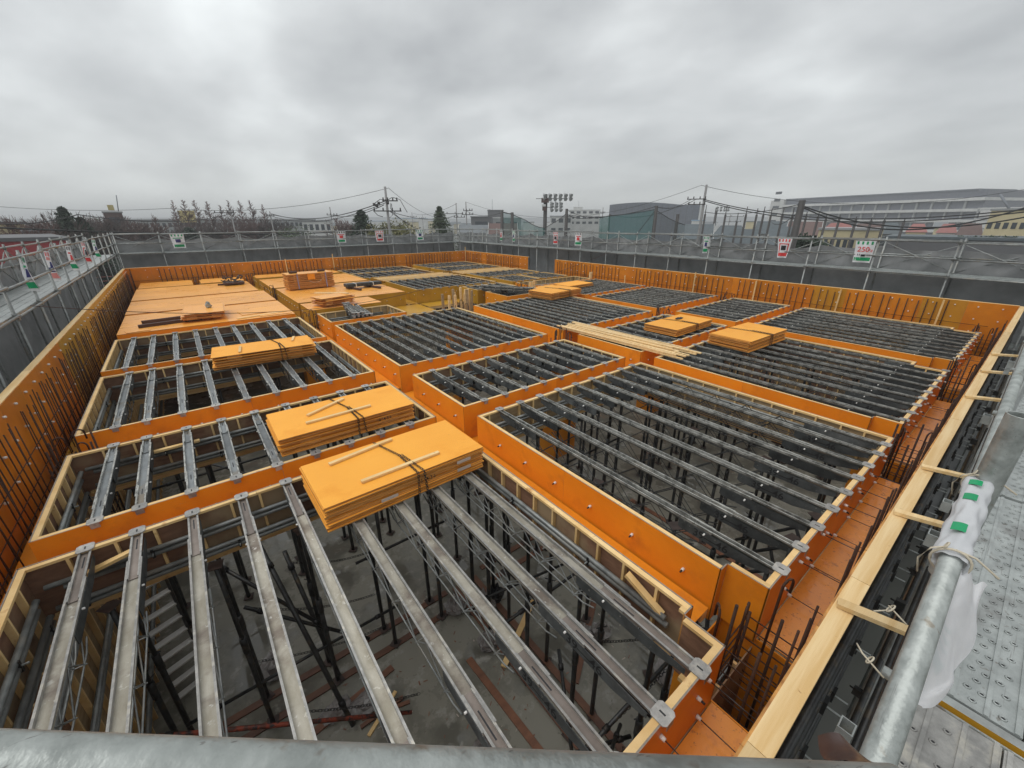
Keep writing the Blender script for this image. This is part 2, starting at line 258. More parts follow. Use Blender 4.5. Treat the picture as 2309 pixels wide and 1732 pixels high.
# ------------------------------------------------------------------ bays: formwork boxes
PIPE_CACHE = {}
def cached(key, fn):
    if key not in PIPE_CACHE: PIPE_CACHE[key] = fn()
    return PIPE_CACHE[key]
def pipe_mesh(L, r=0.0243, m='galv', n=10):
    return cached(('pipe', round(L, 2), r, m), lambda: MB().tube([(0, 0, 0), (L, 0, 0)], r, n).mesh('pipe', [m]))
def stud_mesh(h, m='timber'):
    return cached(('stud', round(h, 2), m), lambda: MB().box(-0.012, 0, -h, 0.012, 0.045, 0).mesh('stud', [m]))
def cone_mesh():
    def f():
        b = MB(); b.tube([(0, 0, 0), (0, -0.03, 0)], 0.017, 8, 0, taper=0.8); b.tube([(0, -0.03, 0), (0, -0.055, -0.004)], 0.009, 6, 1); return b.mesh('tie_cone', ['white_plastic', 'black_steel'])
    return cached('cone', f)
def bay_form(label, pts, film, cones=(), depth=BD, detail=2, inner='ply_inner', depths=None):
    """pts: outline of the outer ply faces, counter-clockwise; every side has ply sheets, a top batten, studs and walers"""
    root = thing('bay_formwork', label, 'formwork', (pts[0][0], pts[0][1], 0), 0, 'plywood formwork boxes between the beam trenches')
    ox, oy = pts[0]; n = len(pts); area = sum(pts[i][0] * pts[(i + 1) % n][1] - pts[(i + 1) % n][0] * pts[i][1] for i in range(n))
    assert area > 0
    for i in range(n):
        a = Vector((pts[i][0], pts[i][1], 0)); b = Vector((pts[(i + 1) % n][0], pts[(i + 1) % n][1], 0)); d = (b - a); L = d.length; d.normalize(); rz = math.atan2(d.y, d.x)
        nrm = Vector((-d.y, d.x, 0))                               # inward
        # local frame of the side: x along, y inward
        org = a - Vector((ox, oy, 0))
        k = max(1, round(L / 1.85)); w = L / k
        for j in range(k):
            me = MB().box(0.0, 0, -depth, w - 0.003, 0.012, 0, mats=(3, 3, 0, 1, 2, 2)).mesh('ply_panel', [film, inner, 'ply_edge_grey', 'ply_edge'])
            put('ply_panel', me, root, org + d * (w * j) , rz)
        mid = (a + b) / 2; faces_cam = (Vector((0, 0, 0)) - mid).dot(nrm) > 0
        # top battens, in uneven lengths
        x = 0.014
        while x < L - 0.1:
            seg = min(L - 0.014 - x, U(1.5, 2.6))
            if L - x - seg < 0.4: seg = L - 0.014 - x
            put('top_batten', MB().box(x, 0.0125, -0.030, x + seg - 0.003, 0.058, U(-0.004, -0.0015)).mesh('top_batten', ['timber']), root, org, rz); x += seg
        if not faces_cam or detail < 1: continue
        sp = 0.30 if detail >= 2 else 0.45
        for j in range(1, int(L / sp) + 1):
            if j * sp < L - 0.05: put('stud', stud_mesh(depth - 0.07), root, org + d * (j * sp + U(-0.02, 0.02)) + nrm * 0.0135 + Vector((0, 0, -0.032)), rz)
        put('bottom_batten', MB().box(0.07, 0.0125, -depth, L - 0.07, 0.06, -depth + 0.035).mesh('bottom_batten', ['timber']), root, org, rz)
        if detail >= 1 and L > 1.2:
            for zz in (-0.22, -0.275, -0.47, -0.525):
                s0 = U(0.12, 0.3); put('waler_pipe', pipe_mesh(round(L - s0 - U(0.1, 0.25), 2)), root, org + d * s0 + nrm * 0.088 + Vector((0, 0, zz)), rz)
            if detail >= 2:
                for j in range(int(L / 0.6)):
                    put('pipe_clamp', cached('pclamp', lambda: MB().box(-0.012, -0.02, -0.07, 0.012, 0.032, 0.03).box(-0.005, 0.03, -0.025, 0.005, 0.07, -0.012, mi=1).mesh('pipe_clamp', ['black_steel', 'galv_bright'])), root, org + d * (0.35 + 0.6 * j + U(-0.05, 0.05)) + nrm * 0.085 + Vector((0, 0, -0.235 if j % 2 else -0.49)), rz)
    for (cu, cv, cz, face) in cones:                                # face: rotation of the outward normal
        put('tie_cone', cone_mesh(), root, (cu - ox, cv - oy, cz), face)
    return root

def rect(u0, v0, u1, v1): return [(u0, v0), (u1, v0), (u1, v1), (u0, v1)]
def cones_left(u, v0, v1, z=-0.24, sp=0.57): return [(u, v0 + 0.25 + i * sp, z, -PI / 2) for i in range(int((v1 - v0 - 0.3) / sp) + 1)]
def cones_front(v, u0, u1, z=-0.24, sp=0.55): return [(u0 + 0.3 + i * sp, v, z, 0) for i in range(int((u1 - u0 - 0.4) / sp) + 1)]
BAYS = {}
def bay(key, desc, u0, v0, u1, v1, film='orange_film', notch=None, cones=None, detail=2, inner='ply_inner'):
    pts = rect(u0, v0, u1, v1)
    if notch == 'fr': pts = [(u0, v0), (u1 - 0.12, v0), (u1 - 0.12, v0 + 0.31), (u1, v0 + 0.31), (u1, v1), (u0, v1)]
    if notch == 'fl': pts = [(u0, v0 + 0.34), (u0 + 0.11, v0 + 0.34), (u0 + 0.11, v0), (u1, v0), (u1, v1), (u0, v1)]
    if notch == 'both': pts = [(u0, v0 + 0.34), (u0 + 0.11, v0 + 0.34), (u0 + 0.11, v0), (u1 - 0.3, v0), (u1 - 0.3, v0 + 0.5), (u1, v0 + 0.5), (u1, v1), (u0, v1)]
    BAYS[key] = (u0, v0, u1, v1, desc)
    if cones is None:
        cones = cones_front(v0, u0 + (0.2 if notch else 0), u1) + (cones_left(u0, v0 + (0.4 if notch else 0), v1) if u0 > 0 else [])
    return bay_form(desc, pts, film, cones, detail=detail, inner=inner)
bay('N1', 'orange formwork box of the nearest open bay, at the bottom left', -1.72, 0.63, 2.505, 4.71, notch='fr')
bay('B2', 'orange formwork box of the second open bay in the left row', -1.72, 5.10, 2.515, 7.03)
bay('B3', 'orange formwork box of the third open bay in the left row', -1.73, 7.65, 2.52, 10.60)
bay('B4', 'orange formwork box of the fourth open bay, before the left deck', -1.76, 10.98, 2.51, 13.95)
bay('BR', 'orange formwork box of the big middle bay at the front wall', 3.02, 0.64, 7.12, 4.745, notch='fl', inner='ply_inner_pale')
bay('C', 'orange formwork box of the narrow middle bay behind the big one', 3.02, 5.13, 7.13, 7.02)
bay('D', 'orange formwork box of the long middle bay behind the narrow one', 3.03, 7.62, 7.13, 12.13)
bay('CR', 'orange formwork box of the front bay right of the big middle bay', 7.62, 0.66, 11.65, 4.74, notch='both')
bay('G', 'orange formwork box of the narrow bay beside the long timber pile', 7.72, 5.15, 11.75, 7.10)
bay('E', 'orange formwork box of the large bay in the middle of the deck', 7.73, 7.64, 11.80, 12.10)
bay('FR', 'orange formwork box of the front bay nearest the right wall', 12.22, 0.66, 16.35, 4.78, notch='both', detail=1)
bay('H', 'orange formwork box of the narrow bay against the right wall', 12.35, 5.20, 16.35, 7.15, detail=1)
bay('I', 'orange formwork box of the third bay along the right wall', 12.30, 7.76, 16.33, 10.74, detail=1)
bay('J', 'orange formwork box of the fourth bay along the right wall', 12.40, 11.14, 16.35, 14.05, detail=1)
bay('K', 'orange formwork box without joists between long bay and deck', 3.05, 12.55, 5.43, 14.10, inner='ply_inner_pale')
bay('L', 'yellow formwork box of the bay right of the far plywood deck', 7.70, 16.50, 11.92, 20.00, 'yellow_film', detail=1)
bay('M', 'yellow formwork box of the small bay under the spare joists', 9.70, 14.80, 11.85, 16.10, 'yellow_film', detail=1)
bay('M2', 'orange formwork box with bare brown inside behind the middle bay', 9.75, 12.75, 11.80, 14.30, inner='ply_inner_pale', detail=1)
bay('N', 'yellow formwork box of the far bay behind the timber strips', 7.25, 21.80, 11.40, 23.95, 'yellow_film', detail=0)
bay('N2', 'yellow formwork box of the farthest bay left of centre', 7.25, 24.15, 11.40, 26.30, 'yellow_film', detail=0)
bay('O', 'yellow formwork box of the far bay near the back corner', 12.22, 21.90, 16.30, 23.95, 'yellow_film', detail=0)
bay('O2', 'yellow formwork box of the bay in the far back corner', 12.22, 24.15, 16.30, 26.50, 'yellow_film', detail=0)
bay('P', 'yellow formwork box of the bay facing the wall opening', 12.42, 18.25, 16.30, 20.05, 'yellow_film', detail=0)
bay('P2', 'yellow formwork box of the small left bay before the opening', 12.50, 15.95, 14.35, 17.90, 'yellow_film', detail=0)
bay('P3', 'yellow formwork box of the small right bay before the opening', 14.45, 15.95, 16.30, 17.90, 'yellow_film', detail=0)
bay('Q', 'pale formwork box with row of studs showing behind yellow sheets', 12.35, 14.25, 16.35, 15.55, 'orange_film', detail=2, inner='ply_inner_pale')

# decks already covered with plywood
def deck(label, u0, v0, u1, v1, film, sheets=True):
    root = thing('plywood_deck', label, 'deck', (u0, v0, 0), 0, 'finished plywood decks on the far left')
    w, h = u1 - u0, v1 - v0
    part('side_panel', MB().box(0, 0, -BD, w, 0.012, -0.014, mats=(1, 1, 0, 0, 1, 1)), [film, 'ply_edge'], root)
    part('side_panel', MB().box(0, h - 0.012, -BD, w, h, -0.014, mats=(1, 1, 0, 0, 1, 1)), [film, 'ply_edge'], root)
    part('side_panel', MB().box(0, 0.013, -BD, 0.012, h - 0.013, -0.014, mats=(0, 0, 1, 1, 1, 1)), [film, 'ply_edge'], root)
    part('side_panel', MB().box(w - 0.012, 0.013, -BD, w, h - 0.013, -0.014, mats=(0, 0, 1, 1, 1, 1)), [film, 'ply_edge'], root)
    ny = max(1, round(h / 0.93)); nx = max(1, round(w / 1.8)); sy = h / ny; sx_ = w / nx
    for j in range(ny):
        off = 0 if j % 2 == 0 else -sx_ / 2; x = 0.0
        xs = [0.0] + [q * sx_ + off + sx_ for q in range(nx) if 0.05 < q * sx_ + off + sx_ < w - 0.05] + [w]
        for a, b in zip(xs, xs[1:]):
            z = U(0, 0.0025)
            part('plywood_sheet', MB().box(a + 0.001, j * sy + 0.001, -0.0125 + z, b - 0.001, (j + 1) * sy - 0.001, z, mats=(1, 1, 1, 1, 1, 0)), ['deck_ply', 'ply_edge'], root)
    for c in (cones_left(0, 0, h, -0.2, 0.45) if u0 > 0 else []): put('tie_cone', cone_mesh(), root, (c[0], c[1], c[2]), c[3])
    for c in cones_front(0, 0, w, -0.3, 0.6): put('tie_cone', cone_mesh(), root, (c[0], c[1], c[2]), c[3])
    return root
deck('nearest strip of orange plywood deck beside the left wall', -1.77, 14.55, 2.51, 17.47, 'orange_film')
deck('second strip of orange plywood deck beside the left wall', -1.79, 17.70, 2.51, 20.50, 'orange_film')
deck('third strip of orange plywood deck beside the left wall', -1.80, 20.75, 2.35, 24.28, 'orange_film')
deck('farthest orange plywood strip in the back left corner', -1.76, 24.50, 0.22, 26.60, 'yellow_film')
deck('small yellow sided plywood deck behind the rusty clamp heap', 0.52, 24.75, 2.30, 26.55, 'yellow_film')
deck('small plywood deck carrying a heap of plywood offcuts', 3.01, 14.75, 5.46, 16.17, 'yellow_film')
deck('large yellow sided plywood deck carrying the tall pallet', 3.0, 16.42, 7.12, 20.62, 'yellow_film')
deck('yellow sided plywood deck behind the tall plywood pallet', 2.9, 20.95, 7.18, 24.50, 'yellow_film')
deck('farthest yellow sided plywood deck against the back wall', 2.9, 25.2, 7.1, 26.70, 'yellow_film')

# beam bottoms: sheets at the bottom of every trench, columns left open
def soffit(label, u0, v0, u1, v1, z, film='orange_film'):
    if v0 < 0.3: film = 'orange_wet'
    root = thing('beam_soffit', label, 'formwork', (u0, v0, z), 0, 'plywood beam bottoms in the trenches'); w, h = u1 - u0, v1 - v0
    along = w > h; L = w if along else h; k = max(1, round(L / 1.8)); s = L / k
    for j in range(k):
        a = (s * j + 0.001, 0, s * (j + 1) - 0.001, h) if along else (0, s * j + 0.001, w, s * (j + 1) - 0.001)
        part('plywood_sheet', MB().box(a[0], a[1], -0.012, a[2], a[3], -0.0005 * (j % 2), mats=(1, 1, 1, 1, 1, 0)), [film, 'ply_edge'], root)
    for q in (0.06, (h if along else w) - 0.06):
        part('bearer', MB().box(0, q - 0.045, -0.105, w, q + 0.045, -0.014) if along else MB().box(q - 0.045, 0, -0.105, q + 0.045, h, -0.014), ['timber'], root)
    return root
Z6 = -BD + 0.006
for lab, *a in [('orange beam bottom in the front trench, left of the first column', -1.7, 0.26, 2.38, 0.62, Z6),
                ('orange wet beam bottom in the front trench beside the big middle bay', 3.20, 0.26, 7.05, 0.63, Z6),
                ('orange wet beam bottom in the front trench beside the next bay', 7.75, 0.26, 11.30, 0.65, Z6),
                ('orange beam bottom in the front trench near the right corner', 12.35, 0.26, 16.0, 0.65, Z6),
                ('orange beam bottom between nearest and second left bays', -1.7, 4.73, 2.5, 5.09, Z6),
                ('orange beam bottom between second and third left bays', -1.7, 7.05, 2.5, 7.63, Z6),
                ('orange beam bottom between third and fourth left bays', -1.7, 10.62, 2.5, 10.97, Z6),
                ('orange beam bottom between fourth left bay and plywood deck', -1.7, 13.97, 2.5, 14.53, Z6),
                ('orange beam bottom right of the nearest bay', 2.53, 1.0, 3.0, 7.05, -0.45),
                ('orange beam bottom between third left bay and long middle bay', 2.54, 7.7, 3.02, 14.2, -0.5),
                ('orange beam bottom between big middle bay and narrow bay', 3.05, 4.76, 7.1, 5.12, Z6),
                ('orange beam bottom behind the narrow middle bay', 3.05, 7.04, 6.95, 7.61, Z6),
                ('orange beam bottom left of the front right bay', 7.15, 0.95, 7.60, 6.9, Z6),
                ('orange beam bottom between long middle bay and large bay', 7.15, 7.8, 7.71, 12.1, Z6),
                ('orange beam bottom behind the front right bay', 7.65, 4.76, 11.7, 5.14, Z6),
                ('orange beam bottom under the long timber pile', 7.8, 7.12, 11.7, 7.62, Z6),
                ('orange beam bottom between front bay and rightmost front bay', 11.78, 0.9, 12.2, 6.9, Z6),
                ('orange beam bottom between large bay and right wall bays', 11.83, 7.8, 12.28, 12.1, Z6),
                ('orange beam bottom behind the rightmost front bay', 12.3, 4.8, 16.3, 5.18, Z6),
                ('orange beam bottom behind the narrow right wall bay', 12.4, 7.17, 16.1, 7.74, Z6),
                ('orange beam bottom behind the third right wall bay', 12.4, 10.76, 16.3, 11.12, Z6),
                ('yellow beam bottom behind the long middle bay by the pale posts', 3.1, 12.15, 7.0, 12.53, Z6, 'yellow_film'),
                ('yellow beam bottom ledge before the far plywood deck', 5.5, 14.7, 7.65, 16.4, -0.58, 'yellow_film'),
                ('yellow beam bottom ledge left of the small joist bay', 7.75, 15.5, 9.68, 16.4, -0.58, 'yellow_film'),
                ('yellow beam bottom between far deck and far bay', 7.2, 16.45, 7.68, 26.0, -0.55, 'yellow_film'),
                ('yellow beam bottom beside the far bays', 11.95, 12.6, 12.38, 26.0, -0.55, 'yellow_film'),
                ('yellow beam bottom behind the far bay', 7.75, 20.1, 16.3, 21.7, -0.35, 'yellow_film'),
                ('orange beam bottom along the left wall', -2.1, 0.7, -1.75, 6.9, Z6),
                ('yellow beam bottom along the left wall', -2.1, 7.9, -1.80, 26.5, Z6, 'yellow_film'),
                ('orange beam bottom along the right wall', 16.38, 0.9, 16.8, 26.5, Z6),
                ('yellow beam bottom along the back wall', -1.7, 26.72, 16.3, 27.0, Z6, 'yellow_film'),
                ('yellow beam bottom between the two plywood decks', 2.55, 14.3, 2.98, 26.5, -0.55, 'yellow_film')]:
    soffit(lab, *a)

# ------------------------------------------------------------------ adjustable truss joists
def txt_mesh(body, size, m):
    cu = bpy.data.curves.new('t', 'FONT'); cu.body = body; cu.size = size; cu.align_x = 'CENTER'; cu.align_y = 'CENTER'; cu.offset = size * 0.012
    ob = bpy.data.objects.new('t', cu); col.objects.link(ob)
    me = bpy.data.meshes.new_from_object(ob.evaluated_get(bpy.context.evaluated_depsgraph_get()))
    bpy.data.objects.remove(ob); me.materials.clear(); me.materials.append(MATS[m]); me.name = 'lettering'; return me
def clip_mesh():
    def f():
        b = MB(); pts = []                                         # rounded plate, shade of its slot painted as a black strip, hooked down over the form
        w, h, c = 0.062, 0.058, 0.018
        base = [(-w, -h + c), (-w + c, -h), (w - c, -h), (w, -h + c), (w, h - c), (w - c, h), (-w + c, h), (-w, h - c)]
        k = len(b.v); b.v += [(x, y, 0.001) for x, y in base] + [(x, y, 0.009) for x, y in base]
        b.face(tuple(k + 8 + i for i in range(8)), 0); b.face(tuple(k + 7 - i for i in range(8)), 0)
        for i in range(8): b.face((k + i, k + (i + 1) % 8, k + 8 + (i + 1) % 8, k + 8 + i), 0)
        b.box(-0.006, -0.022, 0.0092, 0.006, 0.020, 0.0098, 1)
        b.box(-0.035, h - 0.004, -0.05, 0.035, h, 0.001, 0)
        return b.mesh('end_clip', ['clip_steel', 'print_and_hole_black'])
    return cached('clip', f)
def joist_meshes(L, style):
    def f(dusty=style):
        c_in = {0: 'joist_steel', 1: 'joist_dusty', 2: 'joist_light'}[int(dusty)]; c_ed = 'clip_steel' if dusty == 1 else 'joist_edge_skylit'; dusty = dusty == 1; W = 0.043 if style else 0.034; LP = 0.010 if style else 0.006
        e = 0.62 if L > 2.5 else 0.3
        def chan(y0, y1, w, top, fl, mats):
            b = MB(); t = 0.005
            b.box(-w, y0, fl, w, y1, fl + t, 0); b.box(-w, y0, fl + t, -w + t, y1, top, 1); b.box(w - t, y0, fl + t, w, y1, top, 1)
            b.box(-w - LP, y0, top - 0.004, -w - 0.0003, y1, top, 1); b.box(w + 0.0003, y0, top - 0.004, w + LP, y1, top, 1)
            b.box(-w, y0, fl - 0.012, -w + t, y1, fl, 0); b.box(w - t, y0, fl - 0.012, w, y1, fl, 0)
            return b
        outer = chan(e, L - e * 0.75, W, -0.002, -0.04, None).mesh('outer_beam', [c_in, c_ed])
        def inner(y0, y1):
            b = chan(y0, y1, W - 0.009, -0.004, -0.030, None)
            b.box(-0.005, y0 + (y1 - y0) * 0.62, -0.0248, 0.005, y0 + (y1 - y0) * 0.85, -0.0235, 2)  # black strip paints the shade inside the slot
            return b.mesh('inner_beam', ['joist_inner_dusty' if dusty else c_in, c_ed, 'print_and_hole_black'])
        i1 = inner(0.03, e + 0.25); i2 = inner(L - e * 0.75 - 0.25, L - 0.03)
        pl = min(0.85 if not dusty else 1.0, L * 0.42)
        def plate(s):
            b = MB()                                               # deep side plates with clipped end
            for x in (-W - 0.003, W + 0.003):
                y0, y1 = 0.10, 0.10 + pl
                q = [(y0, -0.042), (y1, -0.042), (y1, -0.13), (y1 - 0.04, -0.148), (y0 + 0.25, -0.148), (y0, -0.09)]
                if s: q = [(L - y, z) for y, z in q]
                for dx in (-0.0025, 0.0025):
                    k = len(b.v); b.v += [(x + dx, y, z) for y, z in q]; fc = tuple(range(k, k + 6)); b.face(fc if (dx > 0) != bool(s) else fc[::-1], 0)
                k2 = len(b.v) - 12
                for i in range(6): b.face((k2 + i, k2 + (i + 1) % 6, k2 + 6 + (i + 1) % 6, k2 + 6 + i), 0)
            b.tube([(-0.065, (L - pl * 0.8) if s else pl * 0.8, -0.06), (0.065, (L - pl * 0.8) if s else pl * 0.8, -0.06)], 0.009, 6, 1)
            return b.mesh('side_plate', ['plate_steel', 'white_plastic'])
        lat = MB(); y0, y1 = pl * 0.9, L - pl * 0.9; zb = -0.30
        if y1 - y0 > 0.5:
            n = max(1, round((y1 - y0) / 0.5)); s = (y1 - y0) / n
            for x in (-0.03, 0.03): lat.tube([(x, y0, zb + 0.05), (x, y0 + 0.12, zb), (x, y1 - 0.12, zb), (x, y1, zb + 0.05)], 0.007, 5, 0, cap=False)
            for i in range(n):
                for x in (-0.036, 0.036):
                    lat.tube([(x, y0 + s * i, -0.07), (x * 0.8, y0 + s * (i + 0.5), zb)], 0.0055, 4, 0, cap=False); lat.tube([(x * 0.8, y0 + s * (i + 0.5), zb), (x, y0 + s * (i + 1), -0.07)], 0.0055, 4, 0, cap=False)
                lat.tube([(-0.045, y0 + s * (i + 0.5), zb - 0.005), (0.045, y0 + s * (i + 0.5), zb - 0.005)], 0.0055, 4, 0, cap=False)
        else: lat.box(-0.03, L * 0.4, -0.2, 0.03, L * 0.6, -0.12, 0)
        return [('outer_beam', outer), ('inner_beam', i1), ('inner_beam', i2), ('side_plate', plate(0)), ('side_plate', plate(1)), ('lattice_web', lat.mesh('lattice_web', ['galv' if dusty else 'prop_steel' if style == 0 else 'joist_steel']))]
    return cached(('joist', round(L, 2), int(style)), f)
TXT = txt_mesh('39\u201446', 0.115, 'stencil'); TXT2 = txt_mesh('18\u201425', 0.10, 'stencil')
JN = {'N1': 'the nearest open bay', 'B2': 'the second open bay on the left', 'B3': 'the third open bay on the left', 'B4': 'the bay before the left deck', 'BR': 'the big middle front bay', 'C': 'the narrow middle bay',
      'D': 'the long bay behind the narrow one', 'CR': 'the front bay right of centre', 'G': 'the narrow bay beside the timber pile', 'E': 'the large bay at mid deck', 'FR': 'the rightmost front bay', 'H': 'the narrow right wall bay',
      'I': 'the third right wall bay', 'J': 'the fourth right wall bay', 'L': 'the yellow bay beside the deck', 'M': 'the small yellow bay', 'N': 'the far yellow left bay', 'N2': 'the farthest left yellow bay',
      'O': 'the far yellow right bay', 'O2': 'the back corner yellow bay', 'P': 'the yellow bay at the opening', 'P2': 'the small left yellow bay', 'P3': 'the small right yellow bay'}
def joist_object(u, v0, v1, label, dusty=False, text=None, z=0.0, rz=0.0, dense=False):
    L = round(v1 - v0, 2); t = thing('truss_joist', label, 'joist', (u, v0, z), rz, 'steel truss joists spanning the formwork bays')
    for nm, me in joist_meshes(L, dusty): put(nm, me, t)
    put('end_clip', clip_mesh(), t, (0, 0.03, 0), PI); put('end_clip', clip_mesh(), t, (0, L - 0.03, 0), 0)
    if text:
        for yy, q in ((0.62, 1), (L - 0.62, 1)): put('stencil_number', text, t, (-0.0495 + (0 if dusty else 0.009), yy, -0.098), rot=(PI / 2, 0, -PI / 2))
    return t
def joists(key, us, dusty=False, text=None):
    u0, v0, u1, v1, desc = BAYS[key]
    for i, u in enumerate(us):
        joist_object(u, v0, v1, ordn(i).capitalize().lower() + ' galvanised truss joist from the left in ' + JN[key], dusty, text if (text and i % 3 != 2) else None)
def sp(a, s, n): return [a + s * i + U(-0.012, 0.012) for i in range(n)]
joists('N1', [-1.29, -0.93, -0.50, -0.07, 0.365, 0.80, 1.235, 1.66, 2.09], True, TXT)
joists('B2', [-1.27, -0.93, -0.49, -0.07, 0.36, 0.80, 1.23, 1.66, 2.10], 2); joists('B3', [-1.30, -0.95, -0.52, -0.09, 0.35, 0.79, 1.23, 1.67, 2.10], 2)
joists('B4', [-1.39, -1.0, -0.56, -0.12, 0.33, 0.75, 1.19, 1.65, 2.08], 2)
joists('BR', [3.43, 3.85, 4.28, 4.71, 5.15, 5.58, 6.0, 6.43, 6.80], False, TXT); joists('C', [3.44, 3.87, 4.31, 4.76, 5.19, 5.62, 6.05, 6.48, 6.83], False, TXT2)
joists('D', sp(3.37, 0.353, 11)); joists('CR', sp(7.92, 0.43, 9), False, TXT); joists('G', sp(8.05, 0.43, 9), False, TXT2); joists('E', sp(8.03, 0.353, 11)); joists('FR', sp(12.6, 0.43, 9)); joists('H', sp(12.7, 0.43, 9))
joists('I', sp(12.65, 0.36, 11)); joists('J', sp(12.7, 0.36, 11)); joists('L', sp(8.0, 0.43, 9)); joists('M', sp(10.0, 0.4, 5))
for k_, a_ in (('N', 7.6), ('N2', 7.6), ('O', 12.55), ('O2', 12.55), ('P', 12.7)): joists(k_, sp(a_, 0.45, 8))
joists('P2', sp(12.75, 0.4, 4)); joists('P3', sp(14.7, 0.4, 4))

# ------------------------------------------------------------------ perimeter wall forms
WT = 0.68                                                          # top of the parapet forms
def bar_mesh(h, r=0.008, lean=0.0, n=5):
    return cached(('bar', round(h, 1), r, round(lean, 2)), lambda: MB().tube([(0, 0, -h), (lean, 0, 0)], r, n).mesh('rebar', ['rebar']))
def wall_form(label, a, b, film_of, zb=-BD, rows=(0.55, 0.22, -0.12), near=False, cone_sp=0.45, dark=False):
    """a->b along the wall with the inside on the left hand (y inward)"""
    a = Vector((*a, 0)); b = Vector((*b, 0)); d = (b - a); L = d.length; d.normalize(); rz = math.atan2(d.y, d.x)
    root = thing('wall_formwork', label, 'formwork', a, rz)
    k = round(L / 0.9); w = L / k
    for j in range(k):
        z = WT + (U(-0.006, 0.0))
        part('ply_panel', MB().box(j * w + 0.0015, -0.012, zb - 0.3, (j + 1) * w - 0.0015, U(-0.0015, 0), z - 0.003, mats=(2, 2, 1, 0, 2, 2)), [film_of(j / k), 'ply_inner', 'ply_edge'], root)
    x = 0.0
    while x < L - 0.05:
        seg = min(L - x, U(1.4, 2.4)); part('top_timber', MB().box(x + 0.002, -0.108, WT - 0.040, x + seg - 0.002, -0.0125, WT - U(0, 0.004)), ['timber_grain'], root); x += seg
    for j in range(int(L / 0.45)):
        put('stud', cached('wstud', lambda: MB().box(-0.015, -0.085, -3.6, 0.015, -0.0125, 0).mesh('stud', ['timber'])), root, (0.2 + j * 0.45, 0, WT - 0.042))
    for zz in (0.32, -0.15, -0.62, -1.2):
        for q in (0, 0.055): put('waler_pipe', pipe_mesh(round(L - 0.3, 2), 0.0243, 'prop_steel' if dark else 'galv'), root, (0.15, -0.112 , zz - q))  # darker steel paints the gap's shade onto the front wall pipes
    ci = 0
    for row in rows:
        for j in range(int((L - 0.3) / cone_sp)):
            if ci < 290: put('tie_cone', cached('wcone', lambda: MB().tube([(0, 0, 0), (0, 0.03, 0)], 0.018, 8, 0, taper=0.8).mesh('tie_cone', ['white_plastic'])), root, (0.25 + j * cone_sp, 0.0, row)); ci += 1
    return root
def lower_form(label, a, b):
    a = Vector((*a, 0)); b = Vector((*b, 0)); d = (b - a); L = d.length; d.normalize(); rz = math.atan2(d.y, d.x)
    root = thing('wall_formwork', label, 'formwork', a, rz); k = round(L / 0.9); w = L / k
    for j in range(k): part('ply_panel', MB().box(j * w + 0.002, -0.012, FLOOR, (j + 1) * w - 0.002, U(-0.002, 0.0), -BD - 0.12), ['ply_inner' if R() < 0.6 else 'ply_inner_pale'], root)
    for j in range(int(L / 0.3)): put('stud', cached('lstud', lambda: MB().box(-0.014, 0.0, FLOOR, 0.014, 0.05, -BD - 0.12).mesh('stud', ['timber'])), root, (0.12 + j * 0.3, 0.001, 0))
    for zz in (-0.95, -1.6, -2.3, -3.0):
        for q in (0, 0.06): put('waler_pipe', pipe_mesh(round(L - 0.3, 2)), root, (0.15, 0.078, zz - q))
    return root
wf = wall_form('orange front parapet formwork with pale timber on top, beside the camera', (-2.2, 0.225), (16.8, 0.225), lambda t: 'orange_old', rows=(0.12, -0.30), cone_sp=0.56, dark=True)
wall_form('right parapet formwork between the front corner and the gap', (16.80, 0.22), (16.80, 17.55), lambda t: 'amber_film' if 0.20 < t < 0.23 or 0.04 < t < 0.06 else 'orange_old')
wall_form('short right parapet formwork beyond the gap, at the back corner', (16.80, 19.92), (16.80, 27.1), lambda t: 'orange_old')
wall_form('back parapet formwork of orange panels below the far scaffold', (16.80, 27.1), (-2.15, 27.1), lambda t: 'orange_old')
wall_form('left parapet formwork, orange near and yellowish far away', (-2.15, 27.1), (-2.15, 0.22), lambda t: 'yellow_film' if 0.06 < t < 0.58 else 'orange_old', cone_sp=0.5)
lower_form('brown inner wall formwork below the left beams', (-1.72, 26.5), (-1.72, 0.7)); lower_form('brown inner wall formwork below the front beams', (-1.7, 0.66), (16.3, 0.66))
lower_form('brown inner wall formwork below the right beams', (16.4, 0.7), (16.4, 26.4)); lower_form('brown inner wall formwork below the back beams', (16.3, 26.7), (-1.7, 26.7))

# wall reinforcement: rows of upright bars tied together
def wall_rebar(label, a, b, skips, top, lean=0.0, spc=0.2, double=True, h=1.6, horiz=True, r=0.0085):
    a = Vector((*a, 0)); b = Vector((*b, 0)); d = (b - a); L = d.length; d.normalize(); rz = math.atan2(d.y, d.x)
    root = thing('wall_rebar', label, 'rebar', a, rz); x = 0.1; n = 0
    while x < L and n < 290:
        if not any(s0 < x < s1 for s0, s1 in skips):
            for q in ((0, 0.09) if (double and R() < 0.75) else (0,)):
                hh = h if R() < 0.8 else h - 0.1
                put('upright_bar', bar_mesh(hh, r - 0.0018 * (lean > 0.12), U(-0.5, 1) * lean), root, (x + U(-0.03, 0.03), 0.04 + q + U(-0.01, 0.01), top + U(-0.08, 0.03))); n += 1
        x += spc
    if horiz:
        for zz in (top - 0.55, top - 0.85, top - 1.05): put('long_bar', cached(('lb', round(L, 1)), lambda: MB().tube([(0, 0, 0), (L, 0, 0)], 0.006, 5).mesh('rebar', ['rebar'])), root, (0, 0.05, zz))
    return root
wall_rebar('dense upright rebars standing along the left wall', (-2.15, 26.9), (-2.15, 1.2), [(12.7, 13.1), (19.3, 19.6)], 0.52, 0.16, 0.185, True, 1.7)
